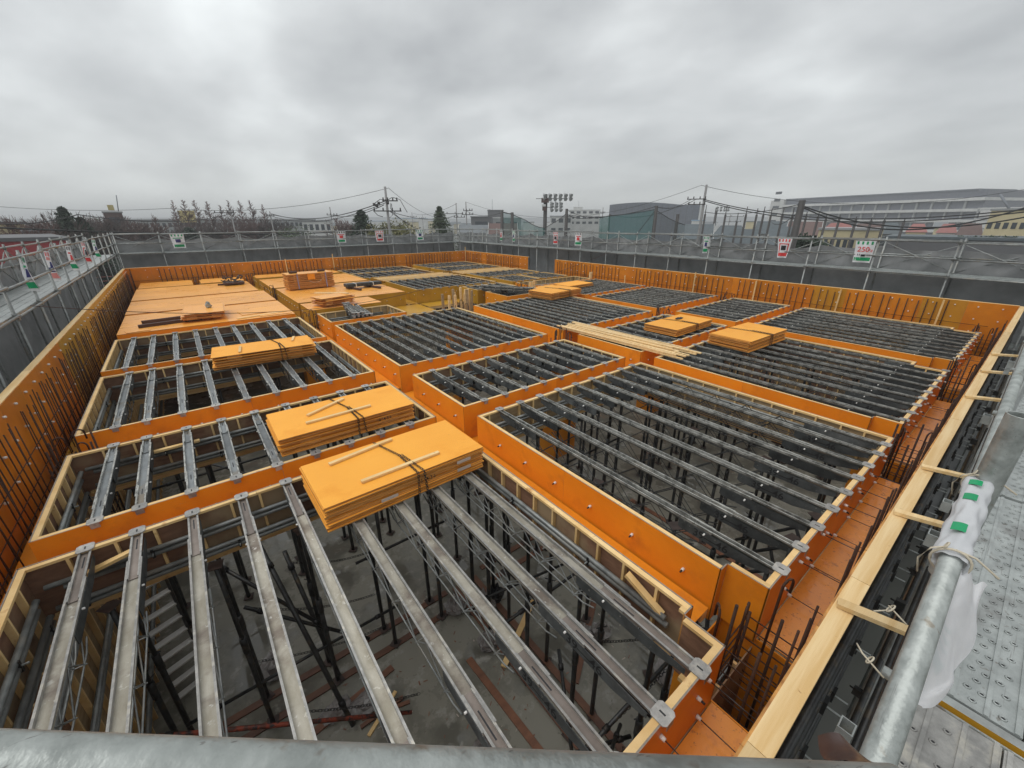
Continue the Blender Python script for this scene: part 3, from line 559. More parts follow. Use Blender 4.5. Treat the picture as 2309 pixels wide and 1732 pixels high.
wall_rebar('upright rebars standing along the back wall', (16.6, 27.1), (-2.0, 27.1), [(0, 1.0), (4.6, 5.3), (9.1, 9.9), (13.6, 14.4), (17.6, 18.5)], 0.62, 0.0, 0.21, False, 1.3, True, 0.015)
wall_rebar('upright rebars standing along the long right wall', (16.8, 0.6), (16.8, 17.4), [(0, 0.9), (6.7, 7.2), (11.5, 12.2)], 0.62, 0.0, 0.205, False, 1.3, True, 0.013)
wall_rebar('upright rebars on the short right wall beyond the gap', (16.8, 20.0), (16.8, 27.0), [(0.0, 0.8), (4.3, 5.0)], 0.62, 0.0, 0.19, False, 1.2, True, 0.015)
wall_rebar('short upright rebars rising from the front trench', (2.1, 0.18), (16.5, 0.18), [(0.95, 1.3)], 0.33, 0.1, 0.17, True, 1.0, False)

# column reinforcement
def column_rebar(label, u, v, tops, hooks, h=1.9, s=0.2):
    root = thing('column_rebar', label, 'rebar', (u, v, 0), 0, 'column reinforcement cages at the beam crossings'); i = 0
    for dx, dy in ((-s, -s), (0, -s), (s, -s), (s, 0), (s, s), (0, s), (-s, s), (-s, 0)):
        put('upright_bar', bar_mesh(h, 0.0125, 0.0, 7), root, (dx + U(-0.03, 0.03), dy + U(-0.03, 0.03), tops + U(-0.28, 0.12)))
    for j, (hx, hy, hz, ang) in enumerate(hooks):
        b = MB(); pts = [(0, 0, -1.2), (0, 0, 0)] + [(0.055 - 0.055 * math.cos(t), 0, 0.055 * math.sin(t)) for t in [PI * q / 8 for q in range(1, 9)]] + [(0.11, 0, -0.10)]
        b.tube(pts, 0.0105, 7); part('hooked_bar', b, ['rebar'], root, loc=(hx, hy, hz), rz=ang)
    for z in [tops - 0.35 - 0.12 * q for q in range(7)]:
        b = MB()
        for (x0, y0), (x1, y1) in zip(((-s, -s), (s, -s), (s, s), (-s, s)), ((s, -s), (s, s), (-s, s), (-s, -s))): b.tube([(x0 * 1.1, y0 * 1.1, 0), (x1 * 1.1, y1 * 1.1, 0)], 0.006, 5)
        part('stirrup', b, ['rebar'], root, loc=(0, 0, z))
    return root
column_rebar('thick hooked rebars between the nearest bay and big middle bay', 2.86, 0.50, 0.02, [(-0.12, 0.16, 0.0, 0.2), (0.18, 0.05, 0.17, -0.3), (-0.2, 0.3, -0.1, 0.6)])
for lab, u_, v_ in [('rebar hooks where the front bays meet, right of the big bay', 7.40, 0.48), ('rebar hooks between the two rightmost front bays', 11.95, 0.5), ('rebar hooks in the front right corner by the parapet', 16.5, 0.62),
                    ('rebar hooks at the near end of the timber pile', 7.38, 7.35), ('rebar hooks among four bays right of centre', 12.05, 7.45), ('rebar hooks at the right wall beside the narrow bay', 16.55, 7.45),
                    ('rebar hooks beside the left wall at third bay', -1.72 - 0.02, 7.34), ('dark column rebars left of the spare joist heap', 2.78, 13.9), ('rebar hooks among pale posts at the yellow ledge', 7.42, 12.42),
                    ('dark column rebars between the plywood decks', 2.75, 20.7), ('dark column rebars at the back wall behind far decks', 2.75, 26.4), ('dark column rebars at the back wall left of centre', 7.2, 26.6),
                    ('dark column rebars at the yellow crossing far off', 11.85, 21.1), ('rebar cage at the right wall beyond the fourth bay', 16.5, 14.9), ('dark column rebars behind the stacked sheets', 11.95, 14.6),
                    ('dark column rebars at the back left', 0.36, 26.3)]:
    column_rebar(lab, u_, v_, 0.06, [(-0.15, 0.1, 0.05, 0.3), (0.1, -0.1, 0.0, -0.4), (0.05, 0.15, 0.09, 0.1)])

for lab, u0, v0, u1, v1 in [('nearest bay corner', 2.41, 0.25, 3.18, 0.93), ('front bays right of big bay', 7.06, 0.25, 7.74, 0.94), ('two rightmost front bays', 11.32, 0.25, 12.34, 0.94), ('timber pile end', 6.98, 7.05, 7.78, 7.75), ('four bays right of centre', 11.7, 7.1, 12.4, 7.75),
                            ('pale upright posts', 7.0, 12.2, 7.7, 12.9), ('spare joist heap', 2.45, 14.2, 3.02, 14.72)]:
    root = thing('column_formwork', 'orange column form sinking into the dark by the ' + lab, 'formwork', (u0, v0, 0), 0, 'column forms at the beam crossings'); w, h = u1 - u0, v1 - v0
    for a in ((0, -0.012, w, 0), (0, h, w, h + 0.012), (-0.012, 0, 0, h), (w, 0, w + 0.012, h)): part('ply_panel', MB().box(a[0], a[1], FLOOR, a[2], a[3], -BD - 0.016), ['orange_film'], root)
# ties across the front trench
ti = 0
for u in [1.62, 2.16, 3.81, 4.38, 5.09, 5.57, 6.05, 6.7, 8.1, 8.7, 9.3, 9.9, 10.5, 12.6, 13.2, 13.8]:
    for z in (-0.12, -0.53):
        vb = 0.63 if u < 3 else 0.64 if u < 7.2 else 0.66
        t = thing('form_tie', ('upper' if z > -0.3 else 'lower') + ' white coned form tie across the front trench, ' + ordn(ti // 2) + ' from the camera', 'form tie', (u, 0.227, z), 0, 'form ties across the front trench')
        part('tie_rod', MB().tube([(0, 0.03, 0), (0, vb - 0.26, 0)], 0.004, 5), ['black_steel'], t)
        b = MB().tube([(0, 0, 0), (0, 0.035, 0)], 0.017, 8, 0, taper=0.8); part('plastic_cone', b, ['white_plastic'], t)
        b = MB().tube([(0, vb - 0.228, 0), (0, vb - 0.262, 0)], 0.017, 8, 0, taper=0.8); part('plastic_cone', b, ['white_plastic'], t); ti += 1

# ------------------------------------------------------------------ props under the beams
def prop_meshes():
    def f():
        H = -BD - 0.12 - FLOOR
        a = MB().tube([(0, 0, 0.01), (0, 0, H * 0.58)], 0.030, 9); a.tube([(0, 0, H * 0.50), (0, 0, H * 0.585)], 0.038, 9)
        b = MB().tube([(0, 0, H * 0.585), (0, 0, H - 0.008)], 0.0243, 9); b.tube([(-0.07, 0, H * 0.6), (0.07, 0, H * 0.6)], 0.007, 5)
        c = MB().box(-0.07, -0.07, 0, 0.07, 0.07, 0.008); d = MB().box(-0.07, -0.07, H - 0.008, 0.07, 0.07, H)
        return [('outer_tube', a.mesh('outer_tube', ['prop_steel'])), ('inner_tube', b.mesh('inner_tube', ['prop_steel'])), ('base_plate', c.mesh('base_plate', ['rust_steel'])), ('head_plate', d.mesh('head_plate', ['rust_steel']))]
    return cached('prop', f)
PL = [('beam line behind the nearest bay', [(u, v) for u in (-1.3, -0.45, 0.40, 1.26, 2.07) for v in (4.66, 5.02)]),
      ('beam line right of the nearest bay', [(u, v) for v in (1.2, 2.08, 2.97, 3.9, 4.35, 5.6, 6.4) for u in (2.56, 2.97)]),
      ('beam line behind the second left bay', [(u, v) for u in (-1.3, -0.4, 0.5, 1.4, 2.2) for v in (7.1, 7.55)]),
      ('beam line behind the third left bay', [(u, v) for u in (-1.2, 0.0, 1.2, 2.2) for v in (10.65, 10.95)]),
      ('beam line left of the long middle bay', [(2.75, v) for v in (8.2, 9.2, 10.2, 11.2)]),
      ('beam line behind the big middle bay', [(u, v) for u in (3.5, 4.3, 5.1, 5.9, 6.7) for v in (4.75, 5.1)]),
      ('beam line behind the narrow middle bay', [(u, v) for u in (3.4, 4.4, 5.4, 6.4) for v in (7.08, 7.55)]),
      ('beam line right of the big middle bay', [(u, v) for v in (1.2, 2.0, 2.8, 3.6, 4.4, 5.4, 6.3) for u in (7.2, 7.58)]),
      ('beam line behind the front right bay', [(u, v) for u in (8.2, 9.1, 10.0, 10.9) for v in (4.8, 5.1)]),
      ('beam line right of the front right bay', [(u, v) for v in (1.2, 2.1, 3.0, 3.9, 4.8) for u in (11.8, 12.15)]),
      ('front wall side of the big middle bay', [(u, 0.9) for u in (3.5, 4.2, 4.9, 5.6, 6.3)]),
      ('middle of the big middle bay', [(u, v) for u in (4.0, 5.3, 6.5) for v in (1.9, 3.1)])]
for desc, ps in PL:
    for i, (u, v) in enumerate(ps):
        t = thing('steel_prop', 'dark steel prop, ' + ordn(i) + ' along the ' + desc, 'prop', (u + U(-0.03, 0.03), v + U(-0.02, 0.02), FLOOR + 0.025), U(0, 3), 'steel props carrying the beam forms')
        t.rotation_euler = (U(-0.008, 0.008), U(-0.008, 0.008), U(0, 3))
        for nm, me in prop_meshes(): put(nm, me, t)
# base timbers on the floor
bi = 0
def floor_timber(p, q, w=0.10, m='timber_floor', lab=None):
    global bi
    o = part('floor_timber', MB().obox((0, 0, 0), (Vector(q) - Vector(p)).to_tuple() , w, 0.022), [m], None, loc=p)
    tag(o, lab or 'reddish timber board lying on wet floor, ' + ordn(bi) + ' counted from the left', 'board', 'boards lying on the wet floor under the props'); bi += 1
zf = FLOOR + 0.012
for v in (4.66, 5.02): floor_timber((-1.6, v, zf), (2.4, v, zf))
floor_timber((-0.6, 4.1, zf + 0.001), (1.1, 4.35, zf + 0.001)); floor_timber((-0.5, 2.6, zf), (0.9, 3.5, zf))
floor_timber((2.07, 3.75, zf), (2.2, 1.2, zf)); floor_timber((2.56, 5.0, zf + 0.022), (2.56, 1.0, zf + 0.022)); floor_timber((2.97, 5.0, zf + 0.022), (2.97, 1.0, zf + 0.022)); floor_timber((1.45, 2.6, zf), (1.5, 1.0, zf)); floor_timber((3.1, 2.5, zf), (4.6, 3.4, zf))
for v in (4.75, 5.1): floor_timber((3.2, v, zf), (7.0, v, zf))
for u in (7.2, 7.58): floor_timber((u, 1.0, zf), (u, 4.6, zf))
floor_timber((2.4, 3.3, zf + 0.045), (3.5, 3.9, zf + 0.045), 0.09, 'timber', 'pale timber board on the wet floor by the props'); floor_timber((0.5, 3.95, zf), (1.1, 3.75, zf), 0.05, 'timber_floor', 'short reddish batten in the loose heap on the floor')
floor_timber((0.45, 3.85, zf + 0.023), (1.05, 3.85, zf + 0.023), 0.05, 'timber_floor', 'short batten lying across the loose floor heap'); floor_timber((0.5, 3.7, zf), (1.0, 4.0, zf), 0.05, 'timber', 'short pale batten under the loose floor heap')
for i in range(4): floor_timber((4.6 + i * 0.02, 2.35 + i * 0.09, zf + 0.002 * i), (6.0, 1.75 + i * 0.09, zf + 0.002 * i), 0.06, 'timber', ORD[i] + ' pale board of the four under the big middle bay')
b = MB()
for i in range(420):
    u, v = (U(-1.6, 2.4), U(0.8, 4.6)) if i % 2 else (U(3.1, 7), U(0.8, 7)); k = len(b.v); a = U(0, 6.28); w_, l_ = U(0.003, 0.010), U(0.008, 0.035)
    ca, sa = math.cos(a), math.sin(a); b.v += [(u + ca * x - sa * y, v + sa * x + ca * y, FLOOR + 0.003 + 0.004 * ((x > 0) ^ (i % 3 == 0))) for x, y in ((-l_, -w_), (l_, -w_), (l_, w_), (-l_, w_))]; b.face((k, k + 1, k + 2, k + 3), i % 3)
stuff(tag(part('floor_debris', b, ['timber_floor', 'paper', 'timber_floor']), 'wood chips and paper scraps scattered on the wet floor', 'debris'))
# horizontal and raking pipes below
def loose_pipe(p, q, m, lab, r=0.0243, cat='pipe'):
    p = Vector(p); q = Vector(q); t = thing('scaffold_pipe', lab, cat, p); part('tube', MB().tube([(0, 0, 0), q - p], r, 10), [m], t)
    d = (q - p).normalized()
    for f in (0.12, 0.88): part('coupler', MB().tube([(q - p) * f - d * 0.035, (q - p) * f + d * 0.035], r + 0.011, 8), ['black_steel'], t)
    return t
loose_pipe((-1.5, 4.2, -1.9), (1.0, 3.4, -3.1), 'rust_red', 'red rusty pipe raking across the nearest bay')
loose_pipe((-0.6, 5.6, -1.3), (0.45, 4.7, -2.5), 'prop_steel', 'dark raking pipe under the nearest joists, upper'); loose_pipe((-0.4, 5.3, -2.0), (0.9, 4.55, -2.9), 'prop_steel', 'dark raking pipe under the nearest joists, lower')
loose_pipe((0.2, 5.3, -1.4), (0.42, 4.6, -3.3), 'prop_steel', 'steep dark raking pipe beside the near props', 0.03)
loose_pipe((-0.05, 5.4, -1.2), (0.38, 3.9, -3.4), 'prop_steel', 'steep dark raking prop left of the near row', 0.032)
loose_pipe((1.15, 1.15, -2.6), (2.9, 1.05, -2.6), 'prop_steel', 'dark level pipe near the front right of nearest bay'); loose_pipe((2.2, 1.5, -2.3), (4.2, 1.5, -2.3), 'prop_steel', 'dark level pipe running under the beam to next bay')
loose_pipe((1.9, 2.0, -3.1), (3.0, 1.5, -3.1), 'prop_steel', 'dark low pipe beside the near right props')
for i in range(5): loose_pipe((3.4 + i * 0.65, 0.75, -0.85), (3.9 + i * 0.65, 2.0, -2.4), 'black_steel', ORD[i] + ' black raking brace behind the front wall of big bay', 0.024)
for i in range(4): loose_pipe((3.3 + i * 0.9, 1.0, -1.6), (4.2 + i * 0.9, 1.4, -1.75), 'black_steel', ORD[i] + ' black level brace in the big middle bay')
for i, (a_, b_) in enumerate([((2.56, 1.3, -1.7), (2.56, 4.9, -1.7)), ((2.97, 1.3, -2.4), (2.97, 6.5, -2.4)), ((2.2, 2.97, -2.0), (4.4, 2.97, -2.0)), ((1.0, 5.02, -1.9), (2.5, 5.02, -1.9)), ((-1.2, 4.66, -2.7), (1.4, 4.66, -2.7)), ((2.3, 3.9, -2.6), (3.9, 3.6, -2.6)), ((1.9, 1.3, -3.0), (2.6, 2.4, -2.2)), ((1.3, 0.95, -1.9), (2.9, 1.6, -2.9)),
                             ((3.2, 4.9, -1.8), (6.9, 4.9, -1.8)), ((4.0, 1.9, -2.0), (4.0, 4.9, -2.0)), ((5.3, 1.9, -2.0), (5.3, 4.9, -2.0)), ((7.2, 1.2, -1.9), (7.2, 6.0, -1.9)), ((3.1, 6.2, -1.6), (6.8, 6.2, -1.6)), ((-1.4, 6.0, -1.5), (2.3, 6.2, -1.5)), ((-1.5, 8.2, -1.4), (2.3, 8.6, -1.6)), ((-1.2, 9.6, -1.3), (1.5, 8.0, -2.8))]):
    loose_pipe(a_, b_, 'prop_steel', ordn(i) + ' of the slim dark tubes tying the props together, counted from the near right', 0.0215)
loose_pipe((-1.6, 2.6, -1.6), (-1.55, 0.9, -1.6), 'galv', 'grey pipe along the lower left wall forms'); 
# chain stays between props
def chain_mb(p, q, sag=0.1, link=0.045, r=0.0032):
    p = Vector(p); q = Vector(q); n = max(3, int((q - p).length / (link * 0.72))); b = MB(); last = None
    for i in range(n):
        t0 = i / n; t1 = (i + 1) / n
        a = p.lerp(q, t0) - Vector((0, 0, sag * 4 * t0 * (1 - t0))); c = p.lerp(q, t1) - Vector((0, 0, sag * 4 * t1 * (1 - t1))); d = (c - a).normalized()
        side = d.cross(Vector((0, 0, 1))); side = side.normalized() if side.length > 1e-3 else Vector((1, 0, 0)); up = side.cross(d)
        ax = side if i % 2 else up; w = d.cross(ax).normalized(); m = (a + c) / 2; hl, hw = link * 0.5, link * 0.28
        b.tube([m + d * x + w * y for x, y in ((-hl, -hw * .5), (-hl * .6, -hw), (hl * .6, -hw), (hl, -hw * .5), (hl, hw * .5), (hl * .6, hw), (-hl * .6, hw), (-hl, hw * .5), (-hl, -hw * .5))], r, 4, cap=False)
    return b
for i, (p, q, s) in enumerate([((-0.3, 5.2, -2.0), (1.1, 4.7, -2.3), 0.12), ((-0.4, 4.9, -2.6), (1.2, 4.6, -2.9), 0.1), ((-0.2, 4.2, -2.9), (1.2, 3.6, -3.2), 0.08), ((0.2, 5.3, -1.6), (1.3, 5.0, -1.8), 0.1),
                               ((2.1, 1.6, -2.5), (3.6, 1.5, -2.45), 0.06), ((2.4, 1.25, -2.2), (2.42, 1.25, -3.0), 0.0), ((2.8, 2.0, -1.8), (4.0, 1.4, -1.9), 0.08)]):
    tag(part('stay_chain', chain_mb(p, q, s, 0.05, 0.004), ['black_steel']), 'dark stay chain under the joists, ' + ORD[i] + ' from the left', 'chain', 'stay chains between the props')
for i, (a, b_) in enumerate((((1.15, 2.25, -3.43), (1.38, 2.2, -3.43)), ((1.2, 1.95, -3.43), (1.55, 2.02, -3.43)), ((1.0, 2.2, -3.43), (1.42, 1.85, -3.43)))):
    b = MB().obox(a, b_, 0.03, 0.012); b.obox(Vector(a) + Vector((0.03, 0.03, 0.01)), Vector(b_) + Vector((0.02, 0.02, 0.01)), 0.012, 0.012); b.ring(a, (0, 0, 1), 0.02, 0.005); b.ring(b_, (0, 0, 1), 0.02, 0.005)
    tag(part('turnbuckle', b, ['black_steel']), ORD[i] + ' black turnbuckle lying on the wet floor', 'turnbuckle')
# plastic bags
def blob(name, c, s, m, lab, seed, cat='bag'):
    b = MB(); nu, nv = 16, 10; rnd = random.Random(seed); off = Vector((rnd.random() * 50, 0, 0))
    for i in range(nv + 1):
        th = PI * i / nv
        for j in range(nu):
            ph = 2 * PI * j / nu; d = Vector((math.sin(th) * math.cos(ph), math.sin(th) * math.sin(ph), math.cos(th)))
            k = 0.72 + 0.5 * abs(noise.noise(d * 2.3 + off)) + 0.22 * noise.noise(d * 6 + off); b.v.append((d.x * s[0] * k, d.y * s[1] * k, max(0, (d.z * 0.5 + 0.45)) * s[2] * k * (1.3 if d.z > 0.8 else 1)))
    for i in range(nv):
        for j in range(nu): b.face((i * nu + j, (i + 1) * nu + j, (i + 1) * nu + (j + 1) % nu, i * nu + (j + 1) % nu))
    return tag(part(name, b, [m], None, loc=c), lab, cat)
for i, (u, v, s, m, lab) in enumerate([(1.62, 2.62, (0.22, 0.18, 0.16), 'bag_dark', 'dusty grey sack lying on the wet floor'), (0.95, 2.72, (0.28, 0.16, 0.08), 'bag_plastic', 'flat clear plastic bag beside the turnbuckles'), (0.6, 4.1, (0.3, 0.2, 0.1), 'bag_plastic', 'clear plastic bag by the loose battens'),
                                      (0.25, 4.25, (0.25, 0.16, 0.12), 'bag_plastic', 'crumpled plastic bag left of the loose battens'), (2.75, 4.3, (0.24, 0.22, 0.3), 'bag_plastic', 'upright pale plastic bag between the props'), (2.45, 3.75, (0.22, 0.18, 0.22), 'bag_plastic', 'clear bag of fittings between the props'), (2.35, 4.6, (0.2, 0.2, 0.25), 'bag_plastic', 'clear plastic bag behind the props'),
                                      (3.7, 2.9, (0.18, 0.16, 0.24), 'bag_plastic', 'tied clear bag at the beam line, left one'), (3.95, 2.75, (0.2, 0.18, 0.26), 'bag_plastic', 'tied clear bag at the beam line, right one'), (4.9, 3.6, (0.3, 0.2, 0.15), 'bag_plastic', 'pale bag on the floor of big middle bay'), (4.3, 1.7, (0.35, 0.25, 0.15), 'bag_plastic', 'crumpled sheet near front of big middle bay'), (-0.3, 5.4, (0.3, 0.25, 0.2), 'bag_plastic', 'white bag beyond the near props')]):
    blob('plastic_bag', (u, v, FLOOR + 0.004), s, m, lab, i)
# aluminium step ladder below the second bay
t = thing('step_ladder', 'aluminium stair ladder with white treads under the left bays', 'ladder', (-1.25, 5.75, FLOOR))
for x in (-0.2, 0.2): part('side_rail', MB().obox((x, 0, 0), (x + 0.05, 0.55, 2.35), 0.03, 0.06), ['prop_steel'], t)
for i in range(11):
    f = (i + 0.6) / 11.5; part('tread', MB().box(-0.19, -0.045, -0.012, 0.19, 0.045, 0.012), ['white_plastic'], t, loc=(0.05 * f, 0.55 * f, 2.35 * f))
t.rotation_euler = (0, 0, 0.35)
blob('electrical_box', (3.0, 4.35, FLOOR + 0.01), (0.22, 0.16, 0.3), 'print_and_hole_black', 'black box on the floor behind the plywood stack', 77, 'box')

# ------------------------------------------------------------------ plywood stacks
def stack(label, c, size, n, z0=0.0, rz=0.0, battens=(), chain=None, film='sheet_top', gaps=(4, 8), tags=(), jit=0.02, th=0.012, marks=()):
    root = thing('plywood_stack', label, 'plywood stack', (c[0], c[1], z0), rz, 'stacks of orange formwork plywood'); w, h = size; z = 0.004; rnd = random.Random(hash(label) & 0xffff if False else sum(map(ord, label)))
    for i in range(n):
        if i in gaps:
            for x in (-w * 0.3, w * 0.3):
                part('spacer', MB().box(x - 0.12, -h / 2 + 0.03, z, x + 0.12, h / 2 - 0.03, z + 0.02), ['timber'], root)
            z += 0.021
        dx, dy = rnd.uniform(-jit, jit), rnd.uniform(-jit, jit); s = rnd.uniform(-0.006, 0.006)
        part('plywood_sheet', MB().box(-w / 2, -h / 2, 0, w / 2, h / 2, th, mats=(1, 1, 1, 1, 0, 0)), [film, 'ply_edge'], root, loc=(dx, dy, z), rz=s); z += th + 0.002
    for (p, q) in battens: part('loose_batten', MB().obox((p[0], p[1], z + 0.016), (q[0], q[1], z + 0.016), 0.045, 0.024), ['timber'], root)
    for x, zz in tags: part('paper_tag', MB().box(x - 0.09, -h / 2 - 0.026, zz, x + 0.09, -h / 2 - 0.022, zz + 0.035), ['paper'], root)
    for (x, zz, body) in marks: put('ink_mark', txt_mesh(body, 0.06, 'stencil'), root, (x, -h / 2 - 0.0265, zz), rot=(PI / 2, 0, 0))
    if chain is not None:
        b = MB(); x = chain; top = z + 0.012
        for seg in chain_pts(x, h, top): 
            cb = chain_mb(seg[0], seg[1], 0.0, 0.042, 0.0034); k = len(b.v); b.v += cb.v
            for f, m_, s_ in zip(cb.f, cb.m, cb.sm): b.face(tuple(k + q for q in f), m_, s_)
        part('binding_chain', b, ['black_steel'], root)
    return root, z
def chain_pts(x, h, top):
    return [((x - 0.10, h / 2 - 0.02, top), (x + 0.02, -0.02, top)), ((x + 0.02, -0.02, top), (x + 0.03, -h / 2 - 0.03, top)), ((x + 0.04, -0.05, top + 0.01), (x + 0.10, -h / 2 - 0.03, top)),
            ((x + 0.03, -h / 2 - 0.034, top), (x + 0.02, -h / 2 - 0.036, 0.0)), ((x + 0.10, -h / 2 - 0.034, top), (x + 0.12, -h / 2 - 0.036, 0.01))]
stack('largest stack of bright orange plywood bound by a chain, nearest the camera', (1.41, 3.98), (1.80, 0.90), 15, 0.0, 0.012, [((-0.64, 0.27), (0.12, 0.37)), ((-0.48, -0.27), (0.42, -0.26))], 0.02, gaps=(3, 7, 11), tags=((-0.28, 0.10), (0.62, 0.09), (0.62, 0.19)), marks=((0.16, 0.165, '\u2193\u20204\u00b73\u2193'),), jit=0.012)
stack('second chained stack of orange plywood on the second bay', (1.34, 5.73), (1.80, 0.92), 13, 0.0, -0.01, [((-0.45, 0.02), (0.12, 0.30)), ((-0.52, -0.22), (0.36, -0.19))], 0.05, gaps=(3, 6, 9), marks=((0.45, 0.14, '\u2193\u20204\u00b73\u2193'),), jit=0.02)
stack('stack of orange battened panels on the third left bay', (1.0, 9.98), (1.85, 0.86), 12, 0.0, -0.09, [((-0.45, -0.36), (-0.43, 0.1)), ((0.55, 0.0), (0.62, 0.36))], 0.25, gaps=(2, 4, 6, 8, 10), jit=0.05)
stack('flat orange stack with dark scrap on top, on the timber pile bay', (10.40, 5.88), (1.86, 0.95), 11, 0.0, 0.03, [], 0.0, gaps=(5,), jit=0.02)
stack('thick orange stack with handwriting, on the front right bay', (10.48, 4.08), (1.86, 0.95), 15, 0.0, -0.03, [], 0.0, gaps=(4, 8), marks=((0.3, 0.18, '~wn\u2113~'), (0.4, 0.06, 'mw\u2113l')), jit=0.02)
stack('orange plywood stack at the back of the large middle bay', (11.30, 11.72), (1.82, 1.15), 14, 0.0, 0.12, [], 0.1, gaps=(3, 6, 9), jit=0.03)
stack('low orange stack behind the large middle bay, left one', (12.1, 13.05), (1.7, 0.9), 6, 0.0, 0.1, jit=0.02, gaps=())
stack('low orange stack behind the large middle bay, right one', (13.65, 13.0), (1.6, 0.95), 8, 0.0, 0.05, jit=0.02, gaps=(4,))
stack('uneven pile of plywood cut-offs on the left deck', (0.22, 15.75), (1.0, 1.5), 8, 0.07, -0.06, film='deck_ply', gaps=(1, 3, 5), jit=0.07, th=0.014)
stack('untidy heap of plywood offcuts on the small deck', (3.95, 15.35), (1.15, 0.75), 11, 0.05, 0.25, film='deck_ply', gaps=(2, 4, 6, 8), jit=0.1, th=0.014)
t, zz = stack('tall pallet of strapped plywood panels on the far deck', (4.27, 20.0), (1.86, 0.85), 38, 0.05, 0.03, film='deck_ply', gaps=(20, 24, 28, 32), jit=0.02)
for x in (-0.55, 0.6):
    part('strap', MB().box(x - 0.02, -0.46, 0, x + 0.02, -0.445, zz + 0.01), ['strap_blue'], t); part('top_bearer', MB().box(x - 0.2, -0.1, zz + 0.005, x + 0.1, 0.0, zz + 0.09), ['timber_dark'], t)
part('orange_card', MB().box(-0.15, -0.468, zz - 0.26, 0.15, -0.462, zz - 0.02), ['orange_film'], t)
b = MB().tube([(-0.1, -0.45, zz * 0.5), (0.02, -0.5, zz * 0.38), (0.25, -0.5, zz * 0.38), (0.42, -0.45, zz * 0.52)], 0.008, 6); part('sling', b, ['rope'], t)
# loose long timbers
for i in range(16):
    x0 = 7.66 + (i % 8) * 0.10 + U(-0.03, 0.03); z = 0.035 + (i // 8) * 0.035 + 0.002 * (i % 3); L = U(2.9, 3.6)
    o = part('timber_batten', MB().obox((0, 0, 0), (0.12 + U(-0.12, 0.1), -L, 0), 0.05, 0.028), ['timber_grain'], None, loc=(x0 + 0.1, 7.78 + U(-0.15, 0.2), z))
    tag(o, ORD[i] + ' long pale batten of the heap lying across the beam trenches', 'batten', 'long timbers heaped beside the narrow bay')
for i in range(9):
    o = part('timber_batten', MB().obox((0, 0, 0), (4.0 + U(-0.2, 0.3), U(-0.05, 0.05), 0), 0.06, 0.035), ['timber'], None, loc=(7.7, 20.25 + i * 0.16, -0.02 + 0.003 * (i % 2)))
    tag(o, ORD[i] + ' far timber batten laid between the yellow bays', 'batten', 'timbers laid side by side between far bays')
for i in range(8):
    o = part('timber_batten', MB().obox((0, 0, 0), (4.0 + U(-0.2, 0.3), U(-0.05, 0.05), 0), 0.06, 0.035), ['timber'], None, loc=(12.3, 20.3 + i * 0.17, -0.02 + 0.003 * (i % 2)))
    tag(o, ORD[i] + ' far timber batten laid before the corner bay', 'batten', 'timbers laid side by side before corner bay')
for i in range(11):
    dx = [-0.45, -0.05, 0.02, 0.12, 0.22, 0.45, 0.52, 0.75, 0.82, 0.9, 0.6][i]; hh = [0.42, 0.30, 0.35, 0.5, 0.38, 0.55, 0.5, 0.42, 0.45, 0.40, 0.3][i]
    o = part('upright_timber', MB().box(-0.04, -0.03, -0.9, 0.04, 0.03, hh), ['timber_grain' if i % 3 else 'ply_inner_pale'], None, loc=(7.25 + dx * 0.95, 12.75 + U(-0.25, 0.3), 0), rz=U(-0.3, 0.3))
    o.rotation_euler = (U(-0.04, 0.04), U(-0.05, 0.05), U(-0.3, 0.3)); tag(o, ORD[i] + ' pale timber post standing upright at the yellow ledge', 'post', 'upright timbers at the centre column')
for i, (u, v) in enumerate([(16.2, 14.3), (16.4, 14.4), (11.6, 13.6), (11.85, 13.7), (12.1, 13.9)]):
    o = part('upright_timber', MB().box(-0.05, -0.03, -0.9, 0.05, 0.03, 0.3), ['timber_grain'], None, loc=(u, v, 0)); tag(o, ORD[i] + ' short upright timber at the right hand columns', 'post', 'upright timbers at the right columns')
# dark bearers and loose pieces on the decks
for lab, p, q, w, h, m in [('long dark timber on the left deck, farther one', (-1.3, 15.75, 0.045), (0.0, 15.9, 0.045), 0.10, 0.09, 'timber_dark'), ('long dark timber on the left deck, nearer one', (-1.35, 15.15, 0.045), (0.1, 15.35, 0.045), 0.10, 0.09, 'timber_dark'),
                           ('dark bearer under the steel bundle, left', (5.5, 18.9, 0.045), (5.75, 17.8, 0.045), 0.09, 0.09, 'timber_dark'), ('dark bearer under the steel bundle, right', (6.3, 18.9, 0.045), (6.6, 17.8, 0.045), 0.09, 0.09, 'timber_dark'),
                           ('dark bearer beside the rusty clamp heap', (1.1, 23.4, 0.04), (2.1, 23.3, 0.04), 0.1, 0.07, 'timber_dark'), ('long pale plank resting over the offcut heap', (3.9, 17.6, 0.12), (4.45, 15.3, 0.34), 0.14, 0.05, 'timber_grain'),
                           ('pale batten along the near edge of the left deck', (0.95, 14.75, 0.02), (2.35, 15.0, 0.02), 0.09, 0.024, 'timber')]:
    tag(part('loose_timber', MB().obox((0, 0, 0), Vector(q) - Vector(p), w, h), [m], None, loc=p), lab, 'timber')
for i, (u, v, w, h, rz, lab) in enumerate([(1.5, 15.6, 0.8, 0.7, 0.1, 'square plywood offcut lying on the left deck'), (2.0, 14.85, 0.9, 0.35, 0.0, 'pale plywood offcut at the deck edge'), (-1.35, 14.75, 0.5, 0.3, 0.2, 'small plywood offcut in the near left deck corner')]):
    tag(part('plywood_offcut', MB().box(-w / 2, -h / 2, 0.004, w / 2, h / 2, 0.016, mats=(1, 1, 1, 1, 0, 0)), ['deck_ply', 'ply_edge'], None, loc=(u, v, 0.002), rz=rz), lab, 'plywood')
